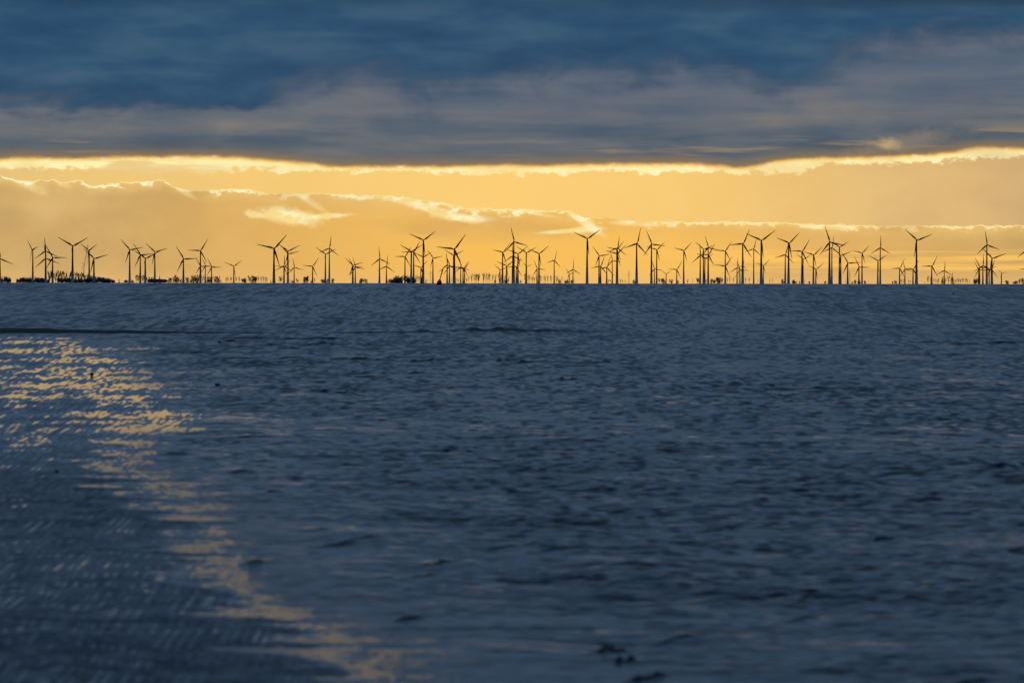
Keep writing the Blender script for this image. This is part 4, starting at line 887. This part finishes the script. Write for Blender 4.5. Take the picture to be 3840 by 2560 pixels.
# ----------------------------------------------------------------- crawler crane among the left turbines
def crane():
    D = 15900.0
    gz = sphere_z(D)
    foot = at(314.6, 1060, D); base = Vector((foot.x, D, gz))
    t = empty('lattice_crane', base)
    tag(t, 'slender lattice crane with long raised boom behind the leafless grove', 'crane')
    def P(px, py): return at(px, py, D)-base
    M = painted('crane_steel', lin((120, 100, 84)), 0.6, 0.2, 0.4)
    M2 = painted('crane_dark_steel', lin((52, 42, 44)), 0.6, 0.2, 0.4)
    def lattice(p, q, w0, w1, n, r):
        b = MB(); ax = (q-p).normalized(); sx = ax.cross(Vector((0, 1, 0))).normalized(); sy = Vector((0, 1, 0))
        pts = []
        for i in range(n+1):
            u = i/n; c = p.lerp(q, u); w = w0+(w1-w0)*u
            pts.append([c+sx*w*a+sy*w*e for a, e in ((-1, -1), (1, -1), (1, 1), (-1, 1))])
        for i in range(n):
            for k in range(4):
                b.tube(pts[i][k], pts[i+1][k], r, r, 4, False)
                b.tube(pts[i][k], pts[i+1][(k+1) % 4], r*0.6, r*0.6, 3, False)
        return b
    m = MB(); m.tube((0, 0, 0), P(314.4, 1006), 1.0, 0.75, 8)
    m.box((0, 0, 1.5), (9, 12, 3))
    obj('mast', m.mesh('mast', M2), t)
    bo = obj('boom', lattice(P(314.6, 1006), P(328.8, 923), 0.75, 1.0, 22, 0.22).mesh('boom', M), t)
    h = MB(); e = P(328.8, 922); h.box(e, (2.4, 2.0, 2.6)); obj('boom_head', h.mesh('boom_head', M2), bo)
    for (px, py) in ((308.4, 985.6), (307.8, 1004.5)):
        s = MB(); s.tube(P(315.2, 992), P(px, py), 0.55, 0.4, 6); obj('strut', s.mesh('strut', M2), t)
    c = MB(); c.tube(P(308.6, 985.4), P(323.6, 952), 0.12, 0.12, 4); c.tube(P(308.4, 985.6), P(307.4, 1008), 0.10, 0.10, 4); obj('pendant_cable', c.mesh('pendant_cable', M2), t)
    k = MB(); k.box(P(307.4, 1009), (1.6, 1.2, 2.0)); k.tube(P(307.4, 1009), P(308.0, 1030), 0.1, 0.1, 4); obj('hook_block', k.mesh('hook_block', M), t)
crane()

# ----------------------------------------------------------------- buoys
M_bred = painted('buoy_red', (0.72, 0.010, 0.030), 0.4, 0.3, 1.5)
M_bdark = painted('buoy_waterline', (0.012, 0.008, 0.010), 0.6, 0.3, 1.5)
M_white = painted('buoy_numerals', (0.75, 0.70, 0.68), 0.5, 0.08, 3.0)
def stroke(b, pts, w, y):
    for (x0, z0), (x1, z1) in zip(pts[:-1], pts[1:]):
        dx, dz = x1-x0, z1-z0; l = math.hypot(dx, dz); nx_, nz_ = -dz/l*w, dx/l*w
        ex, ez = dx/l*w, dz/l*w
        n = len(b.v)
        b.v += [(x0+nx_-ex, y, z0+nz_-ez), (x0-nx_-ex, y, z0-nz_-ez), (x1-nx_+ex, y, z1-nz_+ez), (x1+nx_+ex, y, z1+nz_+ez)]
        b.f.append((n, n+1, n+2, n+3))
def big_buoy():
    D = 2270.0
    p = at(1646, 1068.3, D); k = D/F
    t = empty('spar_buoy', (p.x, D, sphere_z(D)-0.05))
    tag(t, 'leaning red spar buoy with wide dark-footed float and white numerals', 'buoy')
    t.rotation_euler = (0, R(9), 0)
    b = MB(); b.lathe([(0.0, -0.3), (9.2*k, -0.3), (9.6*k, 0.2*k), (9.4*k, 4*k), (9.0*k, 6.5*k)], 24); obj('float_foot', b.mesh('float_foot', M_bdark, True), t)
    b = MB(); b.lathe([(9.0*k, 6.5*k), (9.3*k, 8*k), (8.6*k, 12.5*k), (6.4*k, 16*k), (3.6*k, 20.0*k), (2.2*k, 22.8*k), (0.0, 22.9*k)], 24); body = obj('float_body', b.mesh('float_body', M_bred, True), t)
    b = MB(); b.lathe([(1.9*k, 22*k), (1.9*k, 40*k), (2.3*k, 52*k), (2.45*k, 60*k), (0.0, 60.2*k)], 14); pole = obj('pole', b.mesh('pole', M_bred, True), t, rot=(0, R(7), 0), loc=(-2.6*k, 0, 0.3*k))
    n = MB()
    s = k*0.9
    six = [(0.9, 4), (-0.6, 4), (-1.1, 2), (-1.1, -2), (-0.4, -3.4), (0.8, -3.4), (1.2, -2), (1.0, 0), (-1.0, 0.1)]
    two = [(-1.1, 2.6), (-0.5, 4), (0.7, 4), (1.1, 2.6), (0.9, 1.2), (-1.2, -3.4), (1.2, -3.4)]
    for ox, g in ((-1.9, six), (1.9, two)): stroke(n, [((x*0.85+ox)*s, z*0.62*s) for x, z in g], 0.33*s, 0)
    obj('numerals', n.mesh('numerals', M_white), body, loc=(-0.6*k, -7.95*k, 15.2*k), rot=(R(-38), 0, 0))
big_buoy()
def cone_buoy(px, ybase, ytop, wpx, D, lab, rz=0.0):
    p = at(px, ybase, D); k = D/F; H = (ybase-ytop)*k; w = wpx*k/2
    t = empty('conical_buoy', (p.x, D, p.z-0.15))
    tag(t, lab, 'buoy', 'small red buoys along the horizon')
    t.rotation_euler = (0, rz, 0)
    b = MB(); b.lathe([(0, -0.3), (w*0.95, -0.3), (w, 0.05*H), (w*0.92, 0.2*H), (w*0.75, 0.26*H)], 16); obj('float_body', b.mesh('float_body', M_bdark, True), t)
    b = MB(); b.lathe([(w*0.75, 0.26*H), (w*0.62, 0.42*H), (w*0.40, 0.62*H), (w*0.2, 0.82*H), (w*0.16, 0.96*H), (0, H+0.15)], 16); obj('cone_top', b.mesh('cone_top', M_bred, True), t)
cone_buoy(183.5, 1058.9, 1042.5, 5.0, 4300.0, 'small dark red conical buoy at the left end of the leafless grove', R(3))
cone_buoy(351.5, 1059.2, 1051.0, 8.0, 4400.0, 'low dark red buoy in front of the dark grove below a turbine')
cone_buoy(740.0, 1059.8, 1046.0, 6.5, 4200.0, 'small bright red conical buoy before dark bushes right of the red hull')
cone_buoy(1579.5, 1061.8, 1030.0, 8.0, 3900.0, 'slender red spar buoy against the banded tower, left of leaning red buoy', R(5))

# ----------------------------------------------------------------- long red hull lying behind the horizon water
def hull():
    D = 5500.0; k = D/F
    p = at(590.5, 1059.0, D)
    t = empty('barge', (p.x, D, p.z-0.2))
    tag(t, 'long low dark red hull with rounded end lying below three turbines', 'barge')
    M1 = painted('hull_red', (0.34, 0.07, 0.20), 0.6, 0.3, 0.5)
    M2 = painted('hull_dark', (0.16, 0.06, 0.18), 0.6, 0.3, 0.5)
    L = 36.3*k; W = 3.6; H = 13.0*k
    prof = []
    for i in range(33):
        t_ = -math.pi/2 + math.pi*i/32
        prof.append((L-2.6+2.6*math.cos(t_), H/2+H/2*math.sin(t_)))
    for x in (L-6, 0, -L*0.5, -L+1.2): prof.append((x, H*(1.0+0.01*math.sin(x))))
    prof += [(-L+0.25, H*0.9), (-L, H*0.6), (-L, H*0.2), (-L+0.4, 0.0)]
    v = [(x, -W, z) for x, z in prof]+[(x, W, z) for x, z in prof]; n = len(prof)
    f = [tuple(range(n)), tuple(range(2*n-1, n-1, -1))]+[(i, n+i, n+(i+1) % n, (i+1) % n) for i in range(n)]
    obj('hull', mesh_of('hull', v, f, M1), t)
    b = MB()
    b.box((-L*0.35, -W-0.03, H*0.45), (L*0.85, 0.06, H*0.8)); b.box((-L*0.15, 0, H+0.09), (L*1.3, W*1.4, 0.18))
    obj('side_plating', b.mesh('side_plating', M2), t)
hull()

# ----------------------------------------------------------------- stones, driftwood and birds
M_stone = painted('wet_stone', (0.012, 0.011, 0.012), 0.5, 0.4, 20.0)
def stone(px, py, wpx, hpx, lab, seed, cat='stone', nm='stone'):
    D = 2*F/(py-YH); k = D/F
    rnd = random.Random(seed); v = []; f = []; nu, nv = 16, 10
    for j in range(nv+1):
        for i in range(nu):
            th = math.pi*j/nv; ph = 2*math.pi*i/nu
            r = 1+0.10*math.sin(3*ph+seed)*math.sin(th)+0.07*math.sin(2*th+ph*2)+rnd.uniform(-.03, .03)
            v.append((wpx*k/2*r*math.sin(th)*math.cos(ph), wpx*k/2*0.8*r*math.sin(th)*math.sin(ph), hpx*k/2*(1+r*math.cos(th))*0.98-0.05*hpx*k))
    for j in range(nv):
        for i in range(nu): f.append((j*nu+i, j*nu+(i+1) % nu, (j+1)*nu+(i+1) % nu, (j+1)*nu+i))
    o = obj(nm, mesh_of(nm, v, f, M_stone, True), loc=(D*(px-1920)/F, D, sphere_z(D)+0.004))
    tag(o, lab, cat)
stone(344, 1414, 14, 15, 'round black stone standing up from the wet sand near the left edge', 2)
stone(213, 1777, 18, 12, 'small dark stone lying on rippled wet sand at lower left', 3)
stone(816, 1448, 23, 9, 'flat dark stone in the shallows right of the bright wet tongue', 4)
stone(824, 1287, 11, 7, 'small dark lump in the shallows just below the end of the sandbar', 5)

def driftwood():
    D = 815.0; k = D/F
    b = MB()
    pts = [(-6.0, 0.6, 0.4), (-4.0, 1.0, 1.0), (-1.5, 1.5, 1.7), (1.5, 2.1, 2.2), (4.2, 2.7, 2.3), (5.2, 2.9, 1.6)]
    for a, c in zip(pts[:-1], pts[1:]): b.tube((a[0]*k, 0, a[1]*k), (c[0]*k, 0, c[1]*k), a[2]*k, c[2]*k, 8)
    b.tube((2.6*k, 0, 3*k), (4.0*k, 0.05, 5.2*k), 0.8*k, 0.4*k, 6)
    o = obj('driftwood', b.mesh('driftwood', M_stone, True), loc=at(3575, 1101.5, D))
    o.location.z = sphere_z(D)
    tag(o, 'dark tapered piece of driftwood floating on open water near the right edge', 'driftwood')
driftwood()

M_bird = painted('bird_plumage', (0.05, 0.04, 0.04), 0.8, 0.3, 10.0)
def bird(px, py, D, span, flap, rz, lab):
    t = empty('flying_bird', at(px, py, D), rz)
    tag(t, lab, 'bird', 'birds flying over the far shore')
    s = span
    b = MB(); b.lathe([(0, -0.30*s), (0.05*s, -0.2*s), (0.07*s, 0), (0.05*s, 0.14*s), (0.03*s, 0.2*s), (0.038*s, 0.25*s), (0, 0.31*s)], 8, 'y'); obj('body', b.mesh('body', M_bird, True), t)
    for sd_ in (-1, 1):
        v = [(sd_*0.04*s, 0.09*s, 0.02*s), (sd_*0.04*s, -0.09*s, 0.02*s), (sd_*0.27*s, -0.08*s, flap*0.16*s), (sd_*0.27*s, 0.09*s, flap*0.16*s), (sd_*0.5*s, -0.07*s, flap*0.10*s), (sd_*0.5*s, -0.03*s, flap*0.10*s)]
        f = [(0, 1, 2, 3), (3, 2, 4, 5)]
        obj('wing', mesh_of('wing', v, f, M_bird), t)
for a in ((1535, 849.3, 2400, 0.85, 0.9, 0.4, 'tiny bird flying below the bright cloud rim left of centre'), (2426, 986, 2200, 0.6, 0.5, 1.0, 'tiny bird between the pylon and tall turbines at centre right'),
          (692, 848.5, 2400, 0.6, 0.7, 0.3, 'tiny bird gliding alone over the turbines at left'), (727, 821.5, 2300, 0.9, 0.3, 0.2, 'tiny bird highest in the sky at left below the cloud'),
          (349.5, 939, 2300, 0.6, 0.4, 0.8, 'tiny bird right of the crane top'), (1703, 917.5, 2300, 0.75, 1.3, 0.5, 'larger of two tiny birds over the big turbine right of buoy'),
          (1692.5, 919.3, 2300, 0.5, 0.8, 0.1, 'smaller of two tiny birds over the big turbine right of buoy')):
    bird(*a)
# ----------------------------------------------------------------- camera and render settings
cd = bpy.data.cameras.new('camera'); co_ = bpy.data.objects.new('camera', cd); C.objects.link(co_)
cd.lens = 200.0; cd.sensor_width = 36.0; cd.clip_start = 0.5; cd.clip_end = 200000.0
pitch = (1280.0-YH)/F
co_.matrix_world = Matrix.Translation((0, 0, CAM_H)) @ Matrix.Rotation(math.pi/2-pitch, 4, 'X') @ Matrix.Rotation(ROLL, 4, 'Z')
cd.dof.use_dof = True; cd.dof.focus_distance = 900.0; cd.dof.aperture_fstop = 6.3
sc_ = bpy.context.scene
sc_.camera = co_
sc_.view_settings.view_transform = 'Standard'; sc_.view_settings.look = 'None'
sc_.view_settings.exposure = 0.0; sc_.view_settings.gamma = 1.0
sc_.render.engine = 'CYCLES'
sc_.cycles.max_bounces = 4; sc_.cycles.use_denoising = True; sc_.cycles.denoiser = 'OPENIMAGEDENOISE'; sc_.cycles.denoising_input_passes = 'RGB_ALBEDO_NORMAL'; sc_.cycles.denoising_prefilter = 'ACCURATE'
sc_.cycles.sample_clamp_direct = 3.0; sc_.cycles.sample_clamp_indirect = 2.0
